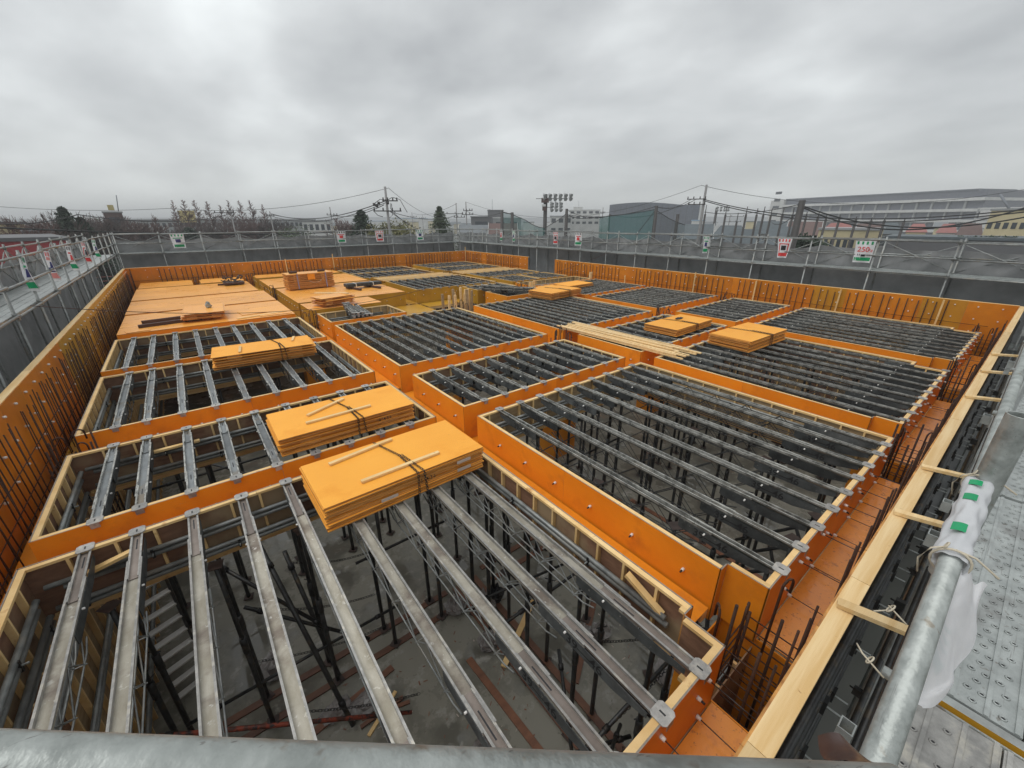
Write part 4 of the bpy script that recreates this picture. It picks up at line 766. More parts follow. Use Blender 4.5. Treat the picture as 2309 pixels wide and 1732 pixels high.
# batten resting in the near bays
for lab, p, q, m in [('pale batten leaning in the right corner of nearest bay', (2.43, 1.13, -0.22), (2.40, 1.48, -0.05), 'timber'), ('short batten resting on the walers of the second bay', (-0.98, 6.82, -0.16), (-0.38, 6.85, -0.17), 'timber'), ('pale batten on the walers of the nearest bay', (-1.35, 4.56, -0.19), (-0.95, 4.58, -0.12), 'timber')]:
    tag(part('loose_timber', MB().obox((0, 0, 0), Vector(q) - Vector(p), 0.06, 0.03), [m], None, loc=p), lab, 'timber')
# spare joists lying in heaps
def joist_heap(c, n, lab, L, ang, z, dx=0.13):
    for i in range(n):
        t = joist_object(c[0] + (i % 5) * dx, c[1], c[1] + L, ORD[i] + ' spare joist ' + lab, False, None, z + (i // 5) * 0.08 + 0.01 * (i % 2), ang + U(-0.06, 0.06)); t['group'] = 'spare joists lying in heaps'
joist_heap((3.75, 12.55), 8, 'in the heap on the box before the far decks', 1.9, -0.12, 0.09)
joist_heap((11.0, 12.9), 8, 'in the heap behind the middle bay', 2.2, 0.55, 0.10, 0.14)
t = thing('steel_bundle', 'bundle of dark steel beams strapped on the far deck', 'steel beams', (5.35, 18.35, 0.10))
for i in range(4): part('steel_beam', MB().box(0, i * 0.11, 0, 1.55, i * 0.11 + 0.09, 0.13), ['plate_steel'], t)
for x in (0.4, 1.15): part('strap', MB().box(x, -0.01, 0.0, x + 0.03, 0.46, 0.136), ['white_plastic'], t)
t = thing('clamp_heap', 'heap of rusty dark clamps on the left deck', 'clamps', (1.72, 23.3, 0.03))
for i in range(40):
    p = Vector((U(-0.35, 0.35), U(-0.3, 0.3), U(0.05, 0.35))); part('clamp', MB().obox(p, p + Vector((U(-0.12, 0.12), U(-0.12, 0.12), U(-0.05, 0.08))), U(0.03, 0.07), U(0.02, 0.05)), ['rust_steel'], t)
part('tray', MB().box(-0.4, -0.35, 0.03, 0.4, 0.35, 0.1), ['timber_dark'], t)
blob('cutter_tool', (0.36, 15.75, 0.26), (0.10, 0.08, 0.17), 'galv_bright', 'bright steel tool on the offcut pile', 5, 'tool')
blob('scrap_scraps', (10.7, 6.05, 0.175), (0.2, 0.08, 0.04), 'print_and_hole_black', 'dark cable scrap on the flat orange stack', 9, 'cable')
# thin ropes strung over the site
def rope(lab, p, q, sag, r=0.006, m='rope', n=16, name='string_line', cat='string line'):
    p = Vector(p); q = Vector(q); pts = [p.lerp(q, i / n) - Vector((0, 0, 4 * sag * (i / n) * (1 - i / n))) for i in range(n + 1)]
    return tag(part(name, MB().tube(pts, r, 5, 0), [m]), lab, cat)
rope('dark cord strung from the left scaffold to the column posts', (-2.5, 12.0, 1.25), (7.4, 14.4, 0.42), 0.5, 0.008, 'timber_dark')
rope('thin cord strung before the right parapet', (12.2, 14.6, 0.1), (17.4, 14.0, 1.3), 0.05, 0.008, 'timber_dark')
for i, (u, v) in enumerate([(16.72, 9.0), (16.72, 27.0), (16.72, 12.5), (4.7, 27.05), (7.3, 27.05), (16.72, 6.6), (16.72, 4.0), (16.72, 1.6)]):
    tag(part('vertical_batten', MB().box(-0.02, -0.02, -0.7, 0.02, 0.02, (0.75, 0.95, 0.3, 0.75, 0.9, 0.66, 0.66, 0.66)[i]), ['timber'], None, loc=(u - (0.06 if u > 10 else 0), v - (0.1 if v > 26 else 0), 0)), ORD[i] + ' thin pale batten fixed upright to the parapet panels', 'batten', 'upright battens on the parapets')

# ------------------------------------------------------------------ scaffolds
DK = 1.23
def post_mesh():
    def f():
        b = MB().tube([(0, 0, GROUND), (0, 0, 2.24)], 0.0243, 8)
        for z in (DK + 0.02, DK - 1.78, DK + 0.47, DK + 0.92): b.tube([(0, 0, z - 0.04), (0, 0, z + 0.03)], 0.036, 8)
        return b.mesh('post', ['galv'])
    return cached('post', f)
def plank_mesh(w, hole_discs=True, L=1.79, sx_=0.055, sy=0.06, rr=0.010, m='galv_bright'):
    def f():
        b = MB(); b.box(0.005, -w / 2, -0.045, L, w / 2, 0)
        for q in (-w / 2 + 0.012, -w / 6, w / 6, w / 2 - 0.012): b.box(0.005, q - 0.006, 0.0, L, q + 0.006, 0.005)
        if hole_discs:
            x = 0.04; i = 0
            while x < L - 0.03:
                for k in range(int((w - 0.04) / sy)):
                    y = -w / 2 + 0.045 + k * sy + (sy / 2 if i % 2 else 0)
                    if y > w / 2 - 0.03 or min(abs(y + w / 6), abs(y - w / 6)) < 0.016: continue
                    b.ring((x, y, 0.001), (0, 0, 1), rr, 0.0035, 8, 4); c = len(b.v)
                    b.v += [(x + rr * 0.8 * math.cos(t_), y + rr * 0.8 * math.sin(t_), 0.0012) for t_ in [2 * PI * q_ / 8 for q_ in range(8)]]; b.face(tuple(range(c, c + 8)), 1)  # black disc paints the shade inside each plank hole
                x += sx_; i += 1
        return b.mesh('deck_plank', [m, 'print_and_hole_black'])
    return cached(('plank', w, hole_discs, L, m, rr), f)
def sheet_mesh(seed):
    def f():
        rnd = random.Random(seed); b = MB(); nx, nz = 16, 26; ztop = DK + rnd.uniform(0.66, 0.74); dip = rnd.uniform(0.05, 0.16)
        for j in range(nz + 1):
            for i in range(nx + 1):
                x = -0.01 + 1.82 * i / nx; t = 4 * (i / nx) * (1 - i / nx); z0 = ztop - dip * t; z = z0 + (GROUND - z0) * (j / nz) ** 1.8
                y = (0.14 * noise.noise(Vector((x * 2.6 + seed * 9, z * 1.9, 0))) + 0.03 * noise.noise(Vector((x * 8 + seed * 5, z * 5, 3)))) * min(1, t * 1.6) + (0.035 * math.sin(x * 9 + seed) * math.exp(-j * 0.5)) * t
                b.v.append((x, y, z))
        for j in range(nz):
            for i in range(nx): a = j * (nx + 1) + i; b.face((a, a + 1, a + nx + 2, a + nx + 1), 0, True)
        return b.mesh('mesh_sheet', ['mesh_sheet'])
    return cached(('sheet', seed), f)
def scaffold(label, a, b, n, off=0.9, sheet=True, inner_rails=True, lower=True):
    """a->b inner row, outer row lies to the right of the direction"""
    a = Vector((*a, 0)); b = Vector((*b, 0)); d = (b - a).normalized(); rz = math.atan2(d.y, d.x); L = 1.8 * n
    root = thing('scaffold', label, 'scaffold', a, rz)
    for i in range(n + 1):
        for y in (0, -off): put('post', post_mesh(), root, (1.8 * i, y, 0))
        for z in (DK - 0.06, DK - 1.84): put('transom', cached(('trs', off), lambda: MB().tube([(0, 0.05, 0), (0, -off - 0.05, 0)], 0.0215, 8).mesh('transom', ['galv'])), root, (1.8 * i, 0, z))
        put('bracket', cached('brk', lambda: MB().box(-0.03, -0.05, -0.02, 0.03, 0.05, 0.02).mesh('bracket', ['galv'])), root, (1.8 * i, 0, DK - 0.02))
    for y, zs in ((0.03, (DK + 0.45, DK + 0.90, DK - 0.03)), (-off - 0.03, (DK + 0.9, DK + 0.45, DK - 0.03)), (0.03, (DK - 1.8, DK - 3.6)), (-off + 0.03, (DK - 1.8,))):
        for z in zs:
            for k in range(0, n, 2): put('rail', pipe_mesh(round(1.8 * min(2, n - k) + 0.1, 2), 0.0215), root, (1.8 * k - 0.05, y + 0.012 * (k // 2 % 2), z + 0.03 * (k // 2 % 2)))
    for i in range(n):
        for s in (1, -1):
            p0, p1 = (0.05, DK + 0.05), (1.75, DK + 0.82)
            if s < 0: p0, p1 = (0.05, DK + 0.82), (1.75, DK + 0.05)
            put('cross_brace', cached(('xb', s), lambda: MB().tube([(p0[0], 0, p0[1]), (p1[0], 0, p1[1])], 0.0135, 6).mesh('cross_brace', ['galv'])), root, (1.8 * i, -off - 0.01 + s * 0.02, 0))
        for y in (-0.24 , -0.24 - 0.42):
            put('deck_plank', plank_mesh(0.4, False), root, (1.8 * i, y, DK)); 
            if lower: put('deck_plank', plank_mesh(0.4, False), root, (1.8 * i, y, DK - 1.78))
        if sheet: put('mesh_sheet', sheet_mesh(random.randint(0, 7)), root, (1.8 * i, -off - 0.06, 0))
    return root
scaffold('grey tube scaffold with mesh sheets behind the right parapet', (17.4, 1.79 - 1.8 * 2), (17.4, 31), 18)
scaffold('grey tube scaffold with mesh sheets behind the back parapet', (17.4 - 0.0, 28.9), (-3, 28.9), 11)
scaffold('grey tube scaffold with plank walkway along the left parapet', (-2.5, 28.9), (-2.5, 0), 16)
# scaffold the photograph is taken from
t = thing('scaffold', 'galvanised scaffold walkway in the bottom right foreground', 'scaffold', (0, 0, 0))
CP = MB().tube([(-0.7, 0, 0), (16.5, 0, 0)], 0.0243, 20)
part('hand_rail', CP, ['galv_pipe'], t, loc=(0.0, -0.066, 2.77 - 0.90))
part('ledger', MB().tube([(-1.5, 0, 0), (17, 0, 0)], 0.0243, 12), ['prop_steel'], t, loc=(0, -0.095, DK - 0.10))  # dark steel on these ledgers paints the shade of the wall gap
part('ledger', MB().tube([(-1.5, 0, 0), (17, 0, 0)], 0.0215, 12), ['prop_steel'], t, loc=(0, -0.10, 0.30))
part('ledger', MB().tube([(-1.5, 0, 0), (17, 0, 0)], 0.0215, 12), ['prop_steel'], t, loc=(0, -0.08, -0.75))
for i in range(10):
    u = 2.17 + 1.8 * (i - 1)
    if i: 
        if i > 1: part('post', MB().tube([(0, 0, GROUND), (0, 0, 2.02)], 0.0243, 10), ['galv'], t, loc=(u, -0.10, 0))
        part('post', MB().tube([(0, 0, GROUND), (0, 0, 2.2)], 0.0243, 10), ['galv'], t, loc=(u, -1.05, 0))
    part('transom', MB().tube([(0, 0, 0), (0, -1.05, 0)], 0.0215, 10), ['galv_pipe'], t, loc=(1.735 + 1.8 * (i - 1), -0.05, DK - 0.045))
b = MB().tube([(0, 0, -0.42), (0, 0, 0.28)], 0.038, 20, cap=False); b.tube([(0, 0, -0.42), (0, 0, 0.28)], 0.034, 20, cap=False); b.ring((0, 0, 0.28), (0, 0, 1), 0.036, 0.0022, 20, 5)
part('post_socket', b, ['galv_pipe'], t, loc=(2.12, -0.085, 1.87), rot=(0, 0.03, 0))
for i in range(9):
    for k, y in enumerate((-0.135 - 0.125, -0.135 - 0.375, -0.135 - 0.625, -0.135 - 0.875)):
        put('deck_plank', plank_mesh(0.245, i < 6, 1.77, 0.052, 0.0355, 0.008), t, (1.76 + 1.8 * i, y, DK))
for k, y in enumerate((-0.10 - 0.125, -0.10 - 0.375, -0.10 - 0.625)):
    put('deck_plank', plank_mesh(0.245, True, 1.69, 0.075, 0.047, 0.0075, 'clip_steel'), t, (0.0, y, DK - 0.012))
part('plank_end', MB().box(1.722, -1.12, DK - 0.05, 1.758, -0.13, DK - 0.004, mats=(1, 0, 0, 0, 0, 0)), ['galv_bright', 'yellow_film'], t)
for i in range(8):
    u = 0.95 + 0.9 * i; b = MB()
    for x0, y0, x1, y1 in ((0, 0, 0.05, 0.004), (0, 0.036, 0.05, 0.04), (0, 0.004, 0.004, 0.036), (0.046, 0.004, 0.05, 0.036)): b.box(x0, y0, -0.06, x1, y1, 0.0)
    part('bracket_socket', b, ['galv_bright'], t, loc=(u + 0.35, -0.045, DK + 0.32 if i % 2 else DK + 0.05))
for i in range(9):
    for z in (0.25, -0.8): part('coupler', MB().box(-0.02, -0.03, -0.035, 0.02, 0.025, 0.035).tube([(0, -0.03, 0), (0, 0.05, 0.01)], 0.007, 6), ['black_steel'], t, loc=(0.8 + i * 1.25 + U(-0.3, 0.3), -0.03, z))
# braces from wall timber to scaffold
for i, (u0, u1, w) in enumerate([(1.32, 1.32, 0.06), (2.56, 2.62, 0.06), (3.86, 3.92, 0.055), (4.85, 4.9, 0.05), (7.4, 7.5, 0.06), (8.9, 9.0, 0.06), (10.2, 10.3, 0.06)]):
    o = part('brace_batten', MB().obox((0, 0, 0), (u1 - u0, -0.30, 0.02), w, 0.028), ['timber_grain'], None, loc=(u0, 0.20, WT + 0.016)); tag(o, ORD[i] + ' short timber strut from front parapet to scaffold, counted from the camera', 'strut', 'timber struts between parapet and scaffold')
# pipes and clamps on the outer face of the front wall
for j in range(22):
    u = 0.7 + j * 0.56
    for z in (0.12, -0.36): part('outer_tie', MB().tube([(0, -0.1, 0), (0, -0.24, 0)], 0.006, 5, 0).box(-0.03, -0.165, -0.05, 0.03, -0.145, 0.05, 1), ['galv_bright', 'black_steel'], wf, loc=(u + 2.2, 0, z))
# diagonal near rail at the bottom of the picture
def at_h(px, py, h):
    v = fw + r2 * ((px - 1154.5) / FPX) + d2 * ((py - 866) / FPX); return EYE + v * (h / -v.z)
p0 = at_h(0, 1720, 0.47); p1 = at_h(2040, 1806, 0.47)
d_ = (p1 - p0).normalized()
t = thing('guard_rail', 'close galvanised guard rail pipe along the bottom edge', 'rail', p0)
part('tube', MB().tube([d_ * -1.8, (p1 - p0) * 1.0], 0.0243, 28), ['galv_pipe'], t); part('end_cap', MB().tube([(p1 - p0), (p1 - p0) + d_ * 0.004], 0.022, 20), ['galv'], t)
# strap by the rail end
q0 = bearing(1890, 1675, 0.36)
def cloth(fn, nu, nv, mats, mi=lambda i, j: 0, thick=0.0):
    b = MB()
    for j in range(nv + 1):
        for i in range(nu + 1): b.v.append(tuple(fn(i / nu, j / nv)))
    for j in range(nv):
        for i in range(nu): a = j * (nu + 1) + i; b.face((a, a + 1, a + nu + 2, a + nu + 1), mi(i, j), True)
    return b
PA, PB = at_h(1880, 1672, 0.62), at_h(2010, 1790, 0.53)
def lobe(s, t_):
    c = PA.lerp(PB, t_); c.z -= 0.02 * math.sin(t_ * 5) * s
    return c + (PB - PA).cross(Vector((0, 0, 1))).normalized() * ((s - 0.5) * (0.035 + 0.03 * t_)) + Vector((0, 0, 0.018 * math.sin(s * PI)))
tag(part('leather_pouch', cloth(lobe, 12, 8, None), ['leather']), 'glossy dark brown leather flap hanging at the rail end', 'pouch')
# rolled banner tied round the hand rail
RZ = 2.77 - 0.90
t = thing('rolled_banner', 'white banner with green squares rolled round the hand rail', 'banner', (0, -0.066, RZ))
def roll(s, t_):
    ang = 2 * PI * s; r = 0.036 + 0.003 * math.sin(7 * t_ + 3 * ang) + 0.002 * math.sin(23 * t_) + 0.006 * noise.noise(Vector((t_ * 9, math.cos(ang) * 2.2 + t_ * 3, math.sin(ang) * 2.2))) - 0.005 * (abs(t_ - 0.97) < 0.03 or abs(t_ - 0.03) < 0.03)
    return Vector((1.50 + 0.62 * t_, r * math.cos(ang), r * math.sin(ang)))
part('roll', cloth(roll, 40, 48, None), ['cloth_white'], t)
FO = [at_h(2230, 1330, 1.0), at_h(2200, 1400, 1.06), at_h(2178, 1480, 1.12), at_h(2150, 1556, 1.12), at_h(2066, 1598, 1.0)]
FI = [Vector((u_, -0.085, 1.868)) for u_ in (1.52, 1.40, 1.27, 1.14, 1.03)]
def flap(s, t_):
    q = (1 - t_) * 3.999; k = int(q); f = q - k; a = FI[k].lerp(FI[k + 1], f); b_ = FO[k].lerp(FO[k + 1], f); w_ = a.lerp(b_, s)
    w_ += Vector((0, 0.010 * math.sin(11 * t_ + 4 * s) * s, 0.012 * math.sin(8 * s + 6 * t_) + 0.022 * s * noise.noise(Vector((t_ * 7, s * 4, 1))))); return w_ - Vector((0, -0.066, RZ))
part('hanging_flap', cloth(flap, 20, 40, None), ['cloth_white'], t)
for k, (x, w) in enumerate(((2.0, 0.045), (1.87, 0.05), (1.635, 0.055))):
    def sq(s, t_, x=x, w=w): ang = 0.95 + 0.75 * s; return Vector((x + w * t_, 0.0435 * math.cos(ang), 0.0435 * math.sin(ang)))
    part('green_square', cloth(sq, 6, 2, None), ['green_print'], t)
for x, w in ((1.15, 0.10), (1.27, 0.03), (1.32, 0.03), (1.37, 0.03)):
    def sq(s, t_, x=x, w=w): p = flap(0.12 + 0.3 * s, (x - 1.02) / 0.75 + w * t_); return p + Vector((0, 0.004, 0.002))
    part('green_print', cloth(sq, 3, 3, None), ['green_print'], t)
for x in (1.52, 2.10):
    b = MB().ring((x, 0, 0), (1, 0.2, 0), 0.041, 0.0035, 18, 5); b.tube([(x, 0.02, 0.04), (x - 0.02, 0.045, 0.03), (x - 0.05, 0.06, 0.0), (x - 0.04, 0.05, -0.05)], 0.0025, 5); b.tube([(x, 0, 0.042), (x + 0.02, -0.04, 0.03), (x + 0.0, -0.09, 0.01)], 0.003, 5); b.ring((x, 0.02, 0.045), (0, 1, 0.3), 0.010, 0.0025, 10, 4)
    part('tie_string', b, ['rope'], t)
part('wire_tie', MB().tube([(1.18, 0.03, -0.01), (1.2, 0.07, 0.0), (1.22, 0.06, -0.02), (1.19, 0.09, -0.03)], 0.002, 5).ring((1.2, 0.065, -0.005), (0, 1, 0.5), 0.012, 0.002, 10, 4), ['rope'], t)
part('wire_tie', MB().tube([(1.0, 0.03, -0.03), (1.02, 0.075, -0.02), (1.05, 0.09, -0.03)], 0.002, 5).ring((1.02, 0.06, -0.025), (0, 1, 0.5), 0.010, 0.002, 10, 4), ['rope'], t)

# ------------------------------------------------------------------ safety banners on the scaffold rails
def banner(label, p, ang, w, h, style, twist=0.0, narrow=1.0):
    root = thing('safety_banner', label, 'banner', p, ang, 'small safety banners tied to the scaffold rails')
    def f(s, t_, o=0.0): ww = w * (1 - (1 - narrow) * t_); return Vector(((s - 0.5) * ww + twist * t_ * 0.3, 0.03 * math.sin(s * 6 + t_ * 4) * (0.4 + t_) + twist * 0.2 * (s - 0.5) * t_ + o, -h * t_))
    part('cloth', cloth(f, 8, 10, None), ['cloth_white'], root)
    def patch(s0, s1, t0, t1, m, nm='print'):
        for sg in (-0.006, 0.006): part(nm, cloth(lambda s, t_: f(s0 + (s1 - s0) * s, t0 + (t1 - t0) * t_, sg), 4, 3, None), [m], root)
    c1, c2, c3 = dict(red=('red_print', 'red_print', 'print_and_hole_black'), green=('green_print', 'green_print', 'navy_print'), mix=('print_and_hole_black', 'green_print', 'red_print'), kg=('green_print', 'green_print', 'print_and_hole_black'), pink=('red_print', 'pink_print', 'navy_print'))[style]
    for k in range(4): patch(0.08 + 0.24 * k, 0.18 + 0.24 * k, 0.03, 0.17, c1, 'stripe')
    if style == 'kg':
        for sg, rz_ in ((-0.035, 0), ):
            put('lettering', TKG, root, (0, sg, -h * 0.40), rot=(PI / 2, 0, 0))
        put('lettering', TKG2, root, (w * 0.36, -0.035, -h * 0.42), rot=(PI / 2, 0, 0)); patch(0.4, 0.62, 0.62, 0.72, 'print_and_hole_black')
        for q in (0.2, 0.3, 0.72, 0.82): patch(q, q + 0.04, 0.6, 0.68, 'print_and_hole_black')
        patch(0.05, 0.95, 0.76, 0.92, 'green_print', 'band')
    else:
        if style in ('red',): patch(0.12, 0.88, 0.25, 0.30, c2); patch(0.12, 0.2, 0.30, 0.72, c2); patch(0.8, 0.88, 0.30, 0.72, c2)
        patch(0.30, 0.70, 0.36, 0.60, c3); patch(0.10, 0.90, 0.74, 0.92, c2, 'band')
        if style in ('mix', 'green'): patch(0.15, 0.85, 0.26, 0.32, 'red_print' if style == 'mix' else c2)
        if style == 'pink': patch(0.1, 0.9, 0.2, 0.3, 'pink_print'); patch(0.1, 0.9, 0.55, 0.6, 'navy_print'); patch(0.1, 0.9, 0.66, 0.70, 'navy_print')
    return root
TKG = txt_mesh('250', 0.21, 'red_print'); TKG2 = txt_mesh('Kg', 0.10, 'red_print')
def on_right(px):
    v = bearing(px, 545, 1) - EYE; return (17.34, 17.34 * v.y / v.x, DK + 0.9)
def on_back(px):
    v = bearing(px, 530, 1) - EYE; return (28.84 * v.x / v.y, 28.84, DK + 0.9)
ra = -PI / 2
for px, st, lab, nar, w in [(1953, 'kg', 'white banner reading 250Kg with green stripes', 0.85, 0.72), (1769, 'red', 'pinkish red striped banner left of the 250Kg banner', 0.6, 0.66), (1592, 'green', 'crumpled white and green banner in front of dark roofs', 0.6, 0.4), (1303, 'mix', 'white banner with green foot near the floodlight', 0.9, 0.7), (1252, 'red', 'narrow red banner below the floodlight mast', 0.75, 0.6),
                             (1158, 'green', 'thin folded green banner just right of scaffold corner', 0.3, 0.5), (1130, 'mix', 'small folded banner nearest the back scaffold corner', 0.5, 0.45)]:
    banner(lab, on_right(px), ra, w * 0.72, 0.66, st, 0.1, nar)
for px, st, lab in [(398, 'green', 'white and green banner on the back scaffold, leftmost there'), (769, 'mix', 'red lettered banner with green foot on the back scaffold'), (856, 'red', 'red and white banner below the big power pole'), (947, 'green', 'green banner on the back scaffold below olive bushes')]:
    banner(lab, on_back(px), 0, 0.6, 0.7, st, 0.0, 0.85)
for vv, st, lab, tw in [(9.6, 'green', 'twisted green and white banner nearest on the left rail', 0.12), (12.6, 'green', 'narrow green banner second on the left rail', 0.2), (14.8, 'pink', 'red and navy striped banner on the left rail', 0.1), (17.6, 'mix', 'black and green banner past the striped one', 0.15), (20.4, 'red', 'red and white banner fifth along the left rail', 0.1), (23.0, 'green', 'farthest green banner on the left rail', 0.1)]:
    banner(lab, (-2.46, vv, DK + 0.88 if vv > 14 else DK + 0.9), PI / 2 + 0.5, 0.28, 0.68, st, tw, 0.8)

# ------------------------------------------------------------------ neighbourhood
def local_frame(px, d):
    p = bearing(px, 496, d); dx, dy = p.x, p.y; ang = math.atan2(dy, dx) - PI / 2; return p, ang       # local +y points away from the viewer
def zat(px, py, d): return bearing(px, py, d).z
def px_w(x0, x1, d): return (bearing(x1, 496, d) - bearing(x0, 496, d)).length
def building(label, x0, x1, ytop, d, depth, wall, roof=None, kind='flat', rows=2, win='glass_dark', cols=None, yaw=0.0, y2=None, base=GROUND, rh=1.6, name='house', cat='house', roofover=0.5, winh=0.45):
    xm = (x0 + x1) / 2; p, ang = local_frame(xm, d); w = px_w(x0, x1, d); top = zat(xm, ytop, d); root = thing(name, label, cat, (p.x, p.y, base), ang + yaw); H = top - base
    ev = H - (rh if kind in ('gable', 'hip') else 0)
    part('wall', MB().box(-w / 2, 0, 0, w / 2, depth, ev), [wall], root)
    if kind == 'flat': part('roof', MB().box(-w / 2 - 0.15, -0.15, ev + 0.002, w / 2 + 0.15, depth + 0.15, ev + 0.25), [roof or wall], root)
    else:
        b = MB(); o = roofover; e = w / 2 + o; ins = (w * 0.28 if kind == 'hip' else 0)
        b.v = [(-e, -o, ev), (e, -o, ev), (e, depth + o, ev), (-e, depth + o, ev), (-e + ins, depth / 2, H), (e - ins, depth / 2, H)]
        for f_ in ((0, 1, 5, 4), (2, 3, 4, 5), (1, 2, 5), (3, 0, 4), (3, 2, 1, 0)): b.face(f_)
        part('roof', b, [roof], root)
        if kind == 'gable':
            for s in (-1, 1): part('barge_board', MB().obox((s * (e + 0.03), -o, ev), (s * (e + 0.03), depth / 2, H), 0.06, 0.25).obox((s * (e + 0.03), depth / 2, H), (s * (e + 0.03), depth + o, ev), 0.06, 0.25), ['wall_white'], root)
    if rows:
        n = cols or max(1, int(w / 3)); rhh = ev / rows
        wm = cached(('win', round(w / n * 0.6, 1), round(rhh * winh, 1), win), lambda: MB().box(-w / n * 0.3, -0.05, 0, w / n * 0.3, 0.0, rhh * winh).mesh('window', [win]))
        for r_ in range(rows):
            for i in range(n):
                if r_ >= rows - 3: put('window', wm, root, (-w / 2 + w / n * (i + 0.5), -0.005, rhh * (r_ + 0.35)))
    return root
# long school building behind the bare trees
building('long pale school building behind the row of bare cypresses', 262, 735, 497, 150, 14, 'wall_grey', 'wall_dark', 'flat', 4, cols=40, name='school_building', cat='building', winh=0.4)
building('pale annex building left of the power pole', 680, 745, 500, 130, 10, 'wall_white', 'wall_grey', 'flat', 3, cols=5, name='building', cat='building')
building('red ribbed warehouse with black roof edge at far left', -260, 150, 547, 46, 12, 'red_sheet', 'wall_dark', 'flat', 0, name='warehouse', cat='warehouse')
wz = bpy.data.objects['warehouse']
for i in range(9): part('wall_rib', MB().box(-10.9, -0.05, 9.05 - 0.32 * i - 3.0, 10.9, -0.003, 9.10 - 0.32 * i - 3.0), ['roof_red'], wz)
building('cream low building behind the red warehouse', -200, 58, 506, 75, 8, 'wall_cream', 'roof_grey', 'flat', 2, name='building', cat='building')
building('grey shed beside the cream building at far left', 40, 110, 525, 70, 8, 'wall_grey', 'roof_grey', 'flat', 1, name='shed', cat='shed')
building('far pale blue roofed warehouse in the haze', 885, 965, 493, 300, 30, 'wall_white', 'roof_blue', 'flat', 0, name='warehouse', cat='warehouse')
building('far small warehouse left of the pale blue roof', 830, 880, 499, 260, 20, 'wall_white', 'roof_blue', 'flat', 0, name='warehouse', cat='warehouse')
building('dark grey office block right of the twin poles', 1062, 1108, 490, 120, 12, 'wall_dark', 'wall_dark', 'flat', 2, name='office_block', cat='building')
building('dark blank block with antenna mast', 1100, 1135, 475, 160, 14, 'wall_dark', 'wall_dark', 'flat', 0, name='office_block', cat='building')
building('white and grey low block behind the corner', 1112, 1175, 492, 135, 10, 'wall_grey', 'wall_white', 'flat', 2, name='building', cat='building')
building('grey sheet roofed house at the scaffold corner', 1040, 1105, 508, 62, 9, 'wall_white', 'roof_grey', 'gable', 1, rh=1.3)
building('brown roofed house under the first net posts', 1108, 1160, 504, 60, 9, 'wall_dark', 'roof_brown', 'gable', 1, rh=2.0)
building('pale apartment block seen over the netting', 1283, 1352, 474, 230, 15, 'wall_white', 'wall_white', 'flat', 6, name='apartment_building', cat='building')
building('roof tower of the far apartment block', 1292, 1312, 468, 232, 6, 'wall_white', 'wall_white', 'flat', 0, name='apartment_building', cat='building')
building('pale houses block left of the grey hall', 1240, 1290, 488, 190, 15, 'wall_white', 'roof_grey', 'flat', 3, name='building', cat='building')
# large grey hall with a bowed roof
p, ang = local_frame(1470, 150); w = px_w(1370, 1572, 150); root = thing('sports_hall', 'big plain grey hall with slightly bowed roof', 'hall', (p.x, p.y, GROUND), ang)
b = MB(); n = 16; hs = []
for i in range(n + 1):
    s = i / n; x = -w / 2 + w * s; h = zat(1470, 463, 150) - GROUND + 0.9 * math.sin(PI * min(1, s * 1.1 + 0.1)); hs.append((x, h))
k = len(b.v)
for x, h in hs: b.v += [(x, 0, 0), (x, 0, h), (x, 25, h), (x, 25, 0)]
for i in range(n):
    a = i * 4; b.face((a, a + 4, a + 5, a + 1)); b.face((a + 1, a + 5, a + 6, a + 2)); b.face((a + 2, a + 6, a + 7, a + 3))
b.face((0, 1, 2, 3)); b.face((n * 4 + 3, n * 4 + 2, n * 4 + 1, n * 4)); part('wall', b, ['gym_grey'], root)
for i in range(14): part('cladding_joint', MB().box(-w / 2 + w * (i + 1) / 15 - 0.05, -0.03, 0, -w / 2 + w * (i + 1) / 15 + 0.05, -0.002, hs[0][1] - 0.2), ['wall_dark'], root)
part('end_wall', MB().box(w / 2 + 0.01, -0.4, 0, w / 2 + 1.2, 25, hs[0][1] - 0.4), ['wall_white'], root)
# houses with dark tiled roofs
for i, (x0, x1, yt, d, wl, rf, kd) in enumerate([(1532, 1606, 506, 75, 'wall_white', 'roof_slate', 'gable'), (1612, 1690, 509, 85, 'wall_grey', 'roof_slate', 'hip'), (1640, 1730, 518, 62, 'wall_white', 'roof_slate', 'hip'), (1712, 1792, 499, 95, 'wall_white', 'roof_slate', 'gable'), (1735, 1800, 512, 66, 'wall_grey', 'roof_slate', 'hip'),
                                                 (1785, 1850, 500, 90, 'wall_grey', 'roof_brown', 'gable'), (1856, 1936, 503, 95, 'wall_cream', 'roof_red', 'hip'), (1942, 1985, 505, 110, 'wall_grey', 'roof_brown', 'gable'), (1985, 2035, 502, 120, 'wall_grey', 'roof_slate', 'hip'), (2052, 2098, 505, 115, 'wall_cream', 'roof_red', 'hip'), (2122, 2166, 505, 110, 'wall_white', 'roof_red', 'hip'), (2172, 2222, 504, 105, 'wall_cream', 'roof_brown', 'hip'), (1560, 1590, 498, 140, 'wall_white', 'roof_blue', 'flat')]):
    building(['dark roofed house with white gable board right of the tall pole', 'hipped dark house second beyond the net frames', 'low dark hipped house close behind the net posts', 'tall dark gabled house left of the leaning pole', 'dark hipped house at the foot of the leaning pole', 'brown roofed house just right of the leaning pole', 'cream house with red hipped roof, leftmost red one', 'brown gabled house between red and slate roofs',
              'slate roofed house below the long white building', 'cream house with faded red roof, middle one', 'white house with red hipped roof, rightmost red one', 'cream brown roofed house beside the beige hall', 'small white house beneath the grey hall'][i], x0, x1, yt, d, 8, wl, rf, kd, 2, rh=1.5 if rf == 'roof_red' else 2.2, roofover=0.2 if rf == 'roof_red' else 0.5)
